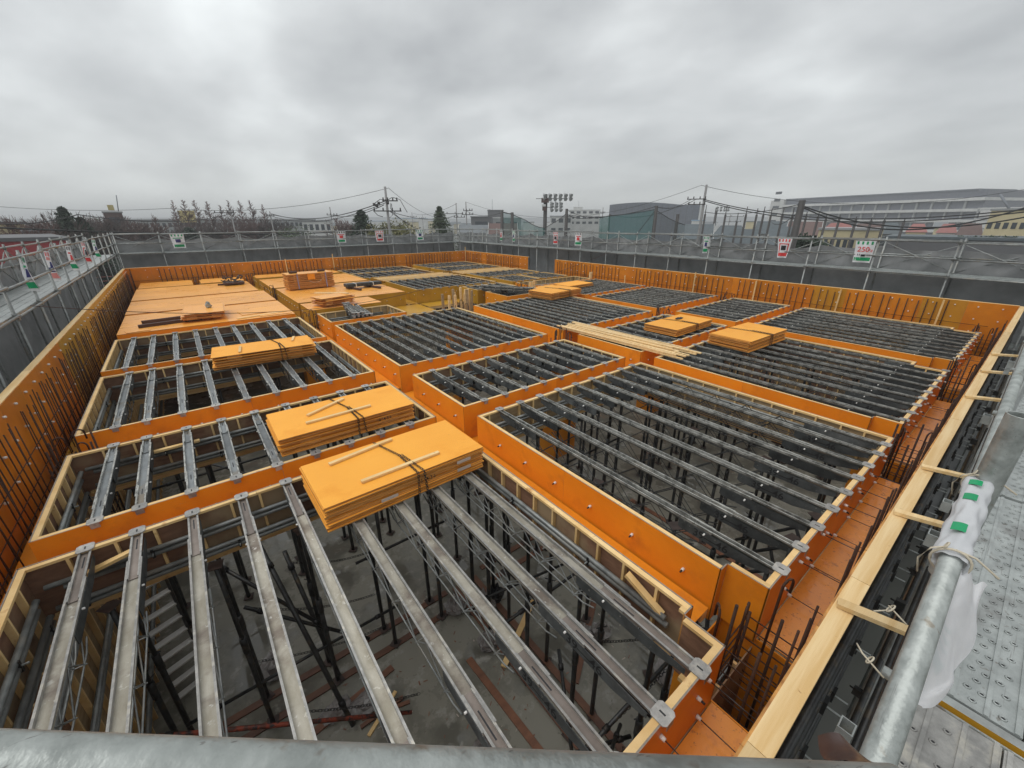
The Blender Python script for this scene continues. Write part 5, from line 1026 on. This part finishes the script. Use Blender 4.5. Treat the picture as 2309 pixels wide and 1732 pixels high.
building('long cream building with row of openings behind the right scaffold', 1850, 1990, 519, 70, 6, 'wall_cream', 'wall_grey', 'flat', 2, cols=9, name='low_building', cat='building', yaw=-0.1)
building('big beige hall at the right edge', 2222, 2420, 474, 95, 20, 'wall_cream', 'wall_grey', 'flat', 3, cols=10, name='hall_building', cat='hall', yaw=-0.12, winh=0.22)
building('grey carport roofs in front of the red roofed houses', 2000, 2330, 541, 62, 8, 'wall_dark', 'roof_slate', 'flat', 0, name='carport', cat='carport')
# long white building with banded floors, far right
p, ang = local_frame(1970, 260); pa = bearing(1760, 496, 285); pb = bearing(2200, 496, 235); root = thing('hospital_building', 'very long white building with dark glazed floors in the haze', 'building', (pa.x, pa.y, GROUND), math.atan2(pb.y - pa.y, pb.x - pa.x)); w = (pb - pa).length
H = zat(1760, 449, 285) - GROUND
part('core', MB().box(0, 1.2, 0, w, 25, H - 0.5), ['glass_band_hazed'], root)  # distance haze is painted into this paler glass colour
fh = 3.75; H0 = H - 3.0
for i in range(5):
    zt = H0 - fh * i; part('floor_band', MB().box(-0.5, 0, zt - 1.0, w + 0.3, 26, zt), ['wall_white'], root)
    for k in range(16): part('pilaster', MB().box(w * k / 16 - 0.3, 0.6, zt - fh + 0.01, w * k / 16 + 0.3, 1.19, zt - 1.02), ['wall_grey'], root)
part('penthouse', MB().box(-0.3, 1.0, H - 0.49, w - 3, 22, H), ['gym_grey'], root)
part('stair_tower', MB().box(-9, 0, 0, -0.6, 12, H - 0.5), ['wall_white'], root)
for i in range(6): part('tower_window', MB().box(-7, -0.1, 5 + i * 3.6, -3, -0.01, 6.3 + i * 3.6), ['glass_dark'], root)
pc = bearing(2195, 496, 232); root = thing('unfinished_building', 'unfinished steel frame with white panels right of the long building', 'building', (pc.x, pc.y, GROUND), math.atan2(pb.y - pa.y, pb.x - pa.x)); H = zat(2200, 455, 232) - GROUND
for i in range(6):
    for dpt in (0, 10): part('column', MB().box(i * 8, dpt, 0, i * 8 + 0.4, dpt + 0.4, H - 2), ['wall_grey'], root)
for z in (H - 2.4, H - 6, H - 9.6): part('beam', MB().box(0, -0.02, z, 42, 0.3, z + 0.35), ['wall_white'], root)
for i in range(5):
    for z in (H - 5.3, H - 8.9): part('panel', MB().box(i * 8 + 1, 0.1, z, i * 8 + 7, 0.3, z + 2.4), ['wall_white'], root)
p = bearing(2275, 470, 220); tag(part('crane_boom', MB().tube([(0, 0, 0), bearing(2255, 438, 222) - p], 0.35, 6), ['gym_grey'], None, loc=p), 'lattice crane boom leaning left above the steel frame', 'crane')

# --- utility poles and wires
def upole(label, px, ytop, d, arms, r=0.17, m='concrete_pole', lean=0.0, name='utility_pole', gear=True, armw=1.0):
    p, ang = local_frame(px, d); top = zat(px, ytop, d); root = thing(name, label, 'pole', (p.x, p.y, GROUND), ang); H = top - GROUND
    part('shaft', MB().tube([(0, 0, 0), (lean * H, 0, H)], r, 8, taper=0.55), [m], root)
    for i, (ya, aw, off) in enumerate(arms):
        z = zat(px, ya, d) - GROUND; part('crossarm', MB().box(-aw + off, -0.2, z - 0.05, aw + off, -0.1, z + 0.05), ['dark_pole'], root)
        for x in (-aw + off + 0.1, off - aw * 0.3, off + aw * 0.35, aw + off - 0.1): part('insulator', MB().tube([(x, -0.15, z + 0.05), (x, -0.15, z + 0.3)], 0.07, 6), ['dark_pole'], root)
    return root, H
DP = 46
upole('big concrete power pole with two crossarms above the back scaffold', 876, 421, DP, [(453, 0.75, 0.35), (476, 1.35, 0.0)], 0.19)
r_, H_ = bpy.data.objects['utility_pole'], zat(876, 421, DP) - GROUND
for (x, y_) in ((-1.2, 462), (-0.75, 459), (-0.95, 465), (0.1, 458)): part('transformer_gear', MB().tube([(x, -0.15, zat(876, y_, DP) - GROUND - 0.12), (x, -0.15, zat(876, y_, DP) - GROUND + 0.15)], 0.13, 7), ['dark_pole'], r_)
for (a_, b_2, c_2) in (((-1.2, 460), (-0.6, 450), (0.0, 451)), ((0.05, 453), (0.5, 446), (0.75, 446)), ((0.75, 446), (1.3, 450), (1.9, 479)), ((0.4, 458), (0.3, 470), (0.75, 480)), ((-1.3, 477), (-0.95, 486), (-0.5, 489)), ((0.1, 492), (0.45, 485), (0.45, 460))):
    part('jumper_cable', MB().tube([(a_[0], -0.2, zat(876, a_[1], DP) - GROUND), (b_2[0], -0.2, zat(876, b_2[1], DP) - GROUND), (c_2[0], -0.2, zat(876, c_2[1], DP) - GROUND)], 0.03, 5), ['wire'], r_)
upole('tall power pole with white tip before the grey hall', 1581, 417, 60, [(449, 1.1, -0.9), (461, 1.0, -0.8)], 0.24)
for lab, px, yt, d, arms in [('left of the twin poles beyond the scaffold corner', 1030, 458, 80, [(482, 2.2, -1.0), (490, 1.0, 0.5)]), ('right of the twin poles beyond the scaffold corner', 1052, 455, 76, [(475, 0.8, 0.3), (484, 1.0, 0.2)]), ('thin power pole right of the bare cypress row', 748, 467, 85, [(485, 0.9, 0.2)]),
                              ('thin power pole between the last cypresses', 612, 477, 85, [(487, 0.6, 0)]), ('power pole with transformer among the cypresses', 524, 474, 80, [(480, 1.3, -0.8)]), ('small far power pole under the long wires', 930, 479, 150, [(489, 1.5, 0)]), ('small far power pole left of the conifer', 953, 484, 170, [(492, 1.2, 0)]),
                              ('far twin arm pole seen behind the net frames', 1645, 484, 130, [(488, 2.2, 1.0), (500, 2.0, 0.8)]), ('far lamp pole left of the big hall', 1358, 468, 110, [(480, 0.6, 0)])]:
    upole(lab, px, yt, d, arms, 0.15)
upole('thick dark pole with cable bundle on top, behind the right scaffold', 1799, 452, 42, [], 0.42, 'dark_pole', 0.0, 'net_pole')
for px, yt, d, lab in [(1132, 475, 50, 'dark round topped net post, leftmost of them'), (1155, 479, 50, 'dark net post with green net bunched round it'), (1277, 471, 52, 'dark net post right of the floodlight mast'), (1374, 483, 56, 'thin net post at the edge of grey hall'), (1477, 464, 50, 'heavy dark net post in front of grey hall'), (1527, 483, 54, 'dark net post right of the heavy one')]:
    upole(lab, px, yt, d, [], 0.30 if px != 1374 else 0.18, 'dark_pole', 0, 'net_pole')
# green nets
def net(label, cols_, d, m='net_green', ybot=535):
    """cols_: (pixel x, pixel y of the sagging top edge)"""
    root_pts = [bearing(x, y, d) for x, y in cols_]; b = MB()
    for q in root_pts: b.v += [(q.x, q.y, q.z), (q.x + 0.1, q.y, (q.z + GROUND) / 2), (q.x, q.y, GROUND)]
    for i in range(len(cols_) - 1):
        for k in (0, 1): a = i * 3 + k; b.face((a, a + 1, a + 4, a + 3), 0, True)
    o = part('ball_net', b, [m]); tag(o, label, 'net')
    pts = [q + Vector((0, 0, 0.03)) for q in root_pts]; part('edge_rope', MB().tube(pts, 0.035, 5), ['wire'], o)
net('green ball net sagging from the leftmost posts', [(1132, 478), (1155, 484), (1166, 489), (1185, 497), (1200, 507), (1215, 513), (1228, 515)], 51)
net('pale green netting behind the floodlight mast', [(1228, 515), (1245, 505), (1262, 495), (1277, 482), (1290, 490), (1310, 493), (1340, 492), (1374, 488)], 52, 'net_dark')
net('green ball net in front of the grey hall', [(1352, 492), (1374, 487), (1400, 485), (1430, 481), (1455, 477), (1477, 473)], 51)
net('dark ball net right of the heavy post', [(1477, 473), (1492, 483), (1508, 493), (1527, 502), (1545, 508)], 53, 'net_dark')
# tall net frames behind
fi = 0
for px, yt, ym in [(1588, 462, 483), (1634, 463, 484), (1662, 480, 500), (1680, 466, 483), (1704, 470, 484), (1719, 466, 485), (1736, 470, 484), (1762, 470, 485), (1785, 470, 486), (1816, 478, 487), (1843, 478, 488), (1862, 484, 490), (1892, 486, 492), (1930, 488, 494), (1965, 490, 497), (1995, 490, 497), (2040, 492, 498)]:
    p, ang = local_frame(px, 58); root = thing('net_frame_post', ordn(fi) + ' thin post of the practice net frames from the left', 'post', (p.x, p.y, GROUND), ang, 'posts of the practice net frames'); fi += 1
    part('lower_tube', MB().tube([(0, 0, 0), (0, 0, zat(px, ym, 58) - GROUND)], 0.13, 6), ['dark_pole'], root); part('upper_tube', MB().tube([(0, 0, zat(px, ym, 58) - GROUND), (0, 0, zat(px, yt, 58) - GROUND)], 0.045, 5), ['dark_pole'], root)
# floodlight mast
d = 75; p, ang = local_frame(1229, d); root = thing('floodlight_mast', 'floodlight mast with two banks of white lamps', 'floodlight', (p.x, p.y, GROUND), ang); Z = lambda y: zat(1229, y, d) - GROUND
part('mast', MB().tube([(0, 0, 0), (0, 0, Z(438))], 0.32, 8), ['dark_pole'], root)
part('control_box', MB().box(-0.7, -0.5, Z(457), 0.55, 0.5, Z(447)), ['roof_brown'], root); part('control_box', MB().box(-0.5, -0.45, Z(475), 0.2, 0.3, Z(466)), ['roof_brown'], root); part('sign_plate', MB().box(-0.6, -0.6, Z(466), 0.05, -0.5, Z(461)), ['wall_white'], root)
part('platform', MB().box(-1.6, -0.3, Z(448.5), 3.0, 0.3, Z(447.6)), ['dark_pole'], root); part('platform', MB().box(0.0, -0.3, Z(468), 1.7, 0.3, Z(467)), ['dark_pole'], root)
for i in range(6):
    for j in range(2):
        x = -0.3 + i * 0.85; b = MB().tube([(x, -0.1 - j * 0.4, Z(445) + j * 0.5), (x + 0.25, -0.5 - j * 0.4, Z(445) + j * 0.5 - 0.35)], 0.16, 8, taper=2.2); part('floodlight', b, ['lamp_metal'], root)
for i in range(3):
    for j, yy in enumerate((456, 462, 470)):
        x = 0.9 + i * 0.75; b = MB().tube([(x, -0.2, Z(yy)), (x + 0.25, -0.6, Z(yy) - 0.35)], 0.15, 8, taper=2.1); part('floodlight', b, ['lamp_metal'], root)
p, ang = local_frame(1612, 120); root = thing('floodlight_mast', 'smaller distant floodlight mast among the net frames', 'floodlight', (p.x, p.y, GROUND), ang); Z = lambda y: zat(1612, y, 120) - GROUND
part('mast', MB().tube([(0, 0, 0), (0, 0, Z(468))], 0.3, 7), ['dark_pole'], root)
for i in range(4):
    for yy in (466, 472): part('floodlight', MB().tube([(i * 0.8, -0.1, Z(yy)), (i * 0.8 + 0.2, -0.5, Z(yy) - 0.3)], 0.15, 7, taper=2), ['lamp_metal'], root)
# wires
def wire(lab, a, b_, sag=0.0, r=0.022):
    rope(lab, bearing(*a), bearing(*b_), sag, r, 'wire', 20, 'power_line', 'wire')
for i, (a, b_, s, r) in enumerate([((876, 424, 46), (380, 470, 60), 0.9, 0.02), ((380, 470, 60), (-150, 452, 75), 0.5, 0.02), ((872, 452, 46), (612, 482, 85), 1.2, 0.045), ((870, 457, 46), (612, 487, 85), 1.3, 0.035), ((866, 462, 46), (748, 485, 85), 0.6, 0.04), ((876, 424, 46), (1035, 482, 80), 1.6, 0.02),
                                   ((1030, 459, 80), (930, 481, 150), 1.0, 0.03), ((1052, 456, 76), (1581, 418, 60), 3.0, 0.02), ((1581, 418, 60), (2400, 410, 80), 2.2, 0.025), ((1570, 449, 60), (1477, 466, 50), 0.5, 0.04), ((1560, 449, 60), (1374, 484, 56), 1.0, 0.03), ((1585, 449, 60), (2330, 470, 52), 1.4, 0.05), ((1585, 452, 60), (2330, 476, 52), 1.5, 0.05), ((1799, 460, 42), (2330, 486, 46), 1.2, 0.05), ((1799, 462, 42), (2330, 462, 46), 1.7, 0.05),
                                   ((1799, 462, 42), (1588, 478, 56), 0.4, 0.03), ((1799, 478, 42), (1740, 502, 56), 0.5, 0.03), ((1477, 466, 50), (1274, 483, 52), 0.6, 0.03), ((1477, 475, 50), (1437, 527, 50), 0.0, 0.04), ((-120, 508, 40), (876, 515, 60), 0.6, 0.05), ((-120, 494, 60), (175, 484, 58), 0.6, 0.04), ((175, 484, 58), (420, 498, 66), 0.3, 0.04), ((420, 498, 66), (524, 480, 80), 0.2, 0.04), ((612, 484, 85), (748, 497, 85), 0.3, 0.03), ((1030, 484, 80), (876, 476, 46), 0.8, 0.03), ((1052, 476, 76), (1132, 480, 50), 0.5, 0.03),
                                   ((1132, 477, 50), (1155, 481, 50), 0.1, 0.04), ((1277, 473, 52), (1374, 486, 56), 0.5, 0.03), ((881, 478, 46), (925, 505, 50), 0.1, 0.03), ((887, 480, 46), (950, 520, 50), 0.2, 0.03)]):
    wire(ordn(i) + ' overhead line counted from the left pole group', a, b_, s, r)

# --- vegetation
def bare_tree(label, px, ytop, d, w, kind='cypress', seed=0, m='bark_red', name='bare_tree', ybase=None):
    rnd = random.Random(seed); p, ang = local_frame(px, d); H = zat(px, ytop, d) - GROUND; root = thing(name, label, 'tree', (p.x, p.y, GROUND), ang)
    part('trunk', MB().tube([(0, 0, 0), (rnd.uniform(-.1, .1), 0, H * 0.5), (0, 0, H * (0.99 if kind == 'cypress' else 0.55))], 0.16 if kind == 'cypress' else 0.22, 6, taper=0.25 if kind == 'cypress' else 0.5), [m], root)
    b = MB()
    def twig(p0, d0, L, r, lv):
        p1 = p0 + d0 * L; b.tube([p0, p1], max(r, 0.022), 3, 0, cap=False, taper=0.6, sm=False)
        if lv > 0:
            for k in range(3 if kind == 'cypress' else 4):
                t_ = rnd.uniform(0.3, 1.0); nd = (d0 + Vector((rnd.uniform(-.7, .7), rnd.uniform(-.7, .7), rnd.uniform(-0.1, 0.6)))).normalized(); twig(p0 + d0 * (L * t_), nd, L * rnd.uniform(0.4, 0.65), r * 0.55, lv - 1)
    if kind == 'cypress':
        for i in range(120):
            z = H * (0.22 + 0.76 * (i / 120)); s = 1 - (z / H); env = w * 0.5 * min(1, 0.06 + (s * 1.6) ** 0.8); a = rnd.uniform(0, 2 * PI)
            twig(Vector((0, 0, z)), Vector((math.cos(a), math.sin(a), rnd.uniform(0.5, 1.0))).normalized(), env * rnd.uniform(0.8, 1.2), 0.05, 2 if s > 0.2 else 1)
    else:
        for i in range(40):
            a = rnd.uniform(0, 2 * PI); z = H * rnd.uniform(0.3, 0.68); twig(Vector((0, 0, z)), Vector((math.cos(a) * 0.9, math.sin(a) * 0.9, rnd.uniform(0.3, 1.2))).normalized(), w * 0.30 * rnd.uniform(0.7, 1.2), 0.07, 3)
        for i in range(8):
            a = rnd.uniform(0, 2 * PI); twig(Vector((0, 0, H * 0.5)), Vector((math.cos(a) * 0.5, math.sin(a) * 0.5, 1)).normalized(), H * 0.25, 0.06, 3)
    part('crown', b, [m], root); return root
names9 = ['leftmost', 'second', 'third', 'fourth', 'fifth', 'sixth', 'seventh', 'eighth', 'ninth']
for i, (px, yt) in enumerate([(400, 450), (424, 449), (448, 449), (476, 452), (503, 461), (523, 450), (548, 450), (572, 450), (597, 459)]):
    bare_tree(names9[i] + ' bare conical tree of the row before the school', px, yt, 105 + (i % 3) * 2, 3.3 + 0.5 * (i % 2), 'cypress', i + 3)
for i, (px, yt, w, d) in enumerate([(88, 476, 9, 75), (118, 474, 8, 78), (15, 468, 6, 60), (175, 472, 7, 90), (205, 466, 7, 92), (232, 473, 7, 88), (262, 478, 7, 90), (292, 476, 7, 95), (325, 479, 7, 95), (625, 482, 7, 100), (560, 492, 8, 98), (585, 494, 8, 98), (520, 498, 7, 97), (482, 496, 7, 98), (775, 489, 9, 90), (800, 492, 8, 100), (60, 495, 8, 66), (150, 492, 9, 70), (340, 488, 6, 96), (400, 498, 6, 98)]):
    bare_tree(ordn(i) + ' leafless bushy tree, ' + ('far left cluster' if px < 350 else 'behind the cypress row' if px < 700 else 'left of the pine'), px, yt, d, w, 'bush', 50 + i, 'bark' if i % 2 else 'bark_red')
def leafy(label, px, ytop, d, w, kind, m, seed, name='leafy_tree'):
    rnd = random.Random(seed); p, ang = local_frame(px, d); H = zat(px, ytop, d) - GROUND; root = thing(name, label, 'tree', (p.x, p.y, GROUND), ang); b = MB()
    part('trunk', MB().tube([(0, 0, 0), (0, 0, H * 0.9)], 0.22, 6, taper=0.2), ['bark'], root)
    def leaf(c, s):
        a = Vector((rnd.gauss(0, 1), rnd.gauss(0, 1), rnd.gauss(0, 0.6))).normalized() * s; c2 = Vector((rnd.gauss(0, 1), rnd.gauss(0, 1), rnd.gauss(0, 0.6))).normalized() * s; k = len(b.v); b.v += [tuple(c), tuple(c + a), tuple(c + c2)]; b.face((k, k + 1, k + 2))
    if kind == 'conifer':
        tiers = 22
        for t_ in range(tiers):
            z = H * (0.2 + 0.79 * t_ / tiers); R0 = w * 0.5 * (1 - t_ / tiers) ** 0.85
            for q in range(20):
                a = rnd.uniform(0, 2 * PI); L = R0 * rnd.uniform(0.7, 1.12)
                for s in range(14):
                    f = (s + 1) / 14; c = Vector((math.cos(a) * L * f, math.sin(a) * L * f, z + 0.10 * L * f - 0.25 * L * f * f + rnd.uniform(-.08, .08)))
                    leaf(c, 0.40 * (1.1 - 0.5 * f))
    else:
        cl_ = [(Vector((rnd.uniform(-.5, .5) * w * 0.75, rnd.uniform(-.5, .5) * w * 0.7, H * rnd.uniform(0.45, 0.86))), w * rnd.uniform(0.14, 0.24)) for _ in range(26)]
        cl_ = [(Vector((c.x, c.y, H - w * rnd.uniform(0.16, 0.62) - 0.12 * w * (c.x * c.x + c.y * c.y) / (0.1 * w * w))), r0) for c, r0 in cl_]
        for c, r0 in cl_:
            for q in range(230):
                v = Vector((rnd.gauss(0, 1), rnd.gauss(0, 1), rnd.gauss(0, 0.8))).normalized() * r0 * rnd.uniform(0.6, 1.08); leaf(c + v, 0.27)
    part('crown', b, [m], root); return root
leafy('dark spiky conifer standing above the far left bushes', 148, 461, 72, 9.0, 'conifer', 'leaf_dark', 1, 'conifer_tree'); leafy('smaller dark conifer beside the spiky one', 181, 486, 70, 9.0, 'conifer', 'leaf_dark', 2, 'conifer_tree')
leafy('broad dark pine left of the big power pole', 816, 469, 60, 13, 'conifer', 'leaf_dark', 3, 'pine_tree'); leafy('green pointed conifer left of the twin poles', 992, 461, 70, 10, 'conifer', 'leaf_green', 4, 'conifer_tree')
leafy('round green tree right of the cypress row', 664, 497, 80, 8.5, 'round', 'leaf_green', 5); leafy('olive green bush tree beside the big power pole', 872, 489, 58, 6.5, 'round', 'leaf_olive', 6); leafy('wide olive bush right of the big power pole', 940, 496, 58, 9, 'round', 'leaf_olive', 7); leafy('low olive bush between the two others', 905, 502, 57, 6, 'round', 'leaf_olive', 8)
leafy('blue green shrub mass behind the conifer at far left', 210, 490, 95, 8, 'round', 'leaf_green', 9); leafy('small dark shrub before the cypresses', 418, 512, 90, 3, 'round', 'leaf_dark', 10); leafy('dark ivy clump at the foot of the leaning pole', 1830, 520, 46, 3.2, 'round', 'leaf_dark', 11)
for i, px in enumerate((2195, 2215, 2235, 2268, 2300)): leafy(ORD[i] + ' round clipped shrub below the beige hall', px, 534, 64, 1.9, 'round', 'leaf_dark', 20 + i, 'shrub')
for i in range(26):
    px = U(700, 1250) if i < 12 else U(1580, 2200); d = U(180, 420)
    building('tiny far rooftop ' + ordn(i) + ' among the hazy town', px - U(8, 16), px + U(8, 16), U(499, 504), d, 10, random.choice(['wall_white', 'wall_grey', 'wall_cream']), random.choice(['roof_grey', 'roof_slate', 'roof_brown']), random.choice(['gable', 'flat']), 0, name='distant_house')
building('brownish block under the yellow tank above far left trees', 238, 280, 480, 111, 8, 'roof_brown', 'wall_grey', 'flat', 3, name='building', cat='building')
p = bearing(252, 475, 110); tag(part('water_tank', MB().box(-0.4, -0.4, 0, 0.4, 0.4, 0.95), ['tank_yellow'], None, loc=p), 'yellow rooftop water tank above far left trees', 'tank')
p = bearing(415, 484, 150); tag(part('water_tank', MB().box(-1.2, -1.2, -2, 2.4, 1.2, 1.0), ['tank_yellow'], None, loc=p), 'pale yellow tank behind the first cypresses', 'tank')
for px, y0, y1, d, lab in ((267, 440, 476, 110, 'thin antenna mast above the far left trees'), (1110, 449, 476, 160, 'thin antenna on the dark blank block'), (1305, 453, 470, 230, 'thin antenna on the apartment tower')):
    p = bearing(px, y1, d); q = bearing(px - 5 * (px < 300), y0, d); tag(part('antenna', MB().tube([(0, 0, 0), q - p], 0.07, 4), ['gym_grey'], None, loc=p), lab, 'antenna')
# distant low hills of the town skyline
b = MB(); n = 60
for i in range(n + 1):
    a = math.radians(-25 + 135 * i / n); rr = 1400; h = 14 + 10 * noise.noise(Vector((i * 0.22, 3, 0))) + 3 * noise.noise(Vector((i * 1.7, 1, 0))); b.v += [(rr * math.sin(a), rr * math.cos(a), GROUND - 0.5), (rr * math.sin(a), rr * math.cos(a), 2.0 + h * 0.55), ((rr + 200) * math.sin(a), (rr + 200) * math.cos(a), GROUND - 0.5)]
for i in range(n): a = i * 3; b.face((a, a + 3, a + 4, a + 1)); b.face((a + 1, a + 4, a + 5, a + 2))
structure(part('distant_hills', b, ['roof_slate']))
# haze
if True:
    m = bpy.data.materials.new('haze'); m.use_nodes = True; nt = m.node_tree; nt.nodes.remove(nt.nodes['Principled BSDF']); v = nt.nodes.new('ShaderNodeVolumePrincipled'); v.inputs['Color'].default_value = (0.93, 0.95, 0.96, 1); v.inputs['Density'].default_value = 0.0011; v.inputs['Anisotropy'].default_value = 0.0
    nt.links.new(v.outputs[0], nt.nodes['Material Output'].inputs['Volume']); MATS['haze'] = m
    stuff(part('haze', MB().box(-1550, -1550, GROUND - 2.5, 2600, 3100, 32), ['haze']))
print('objects', len(bpy.data.objects), 'tris', sum(len(m.polygons) for m in bpy.data.meshes))
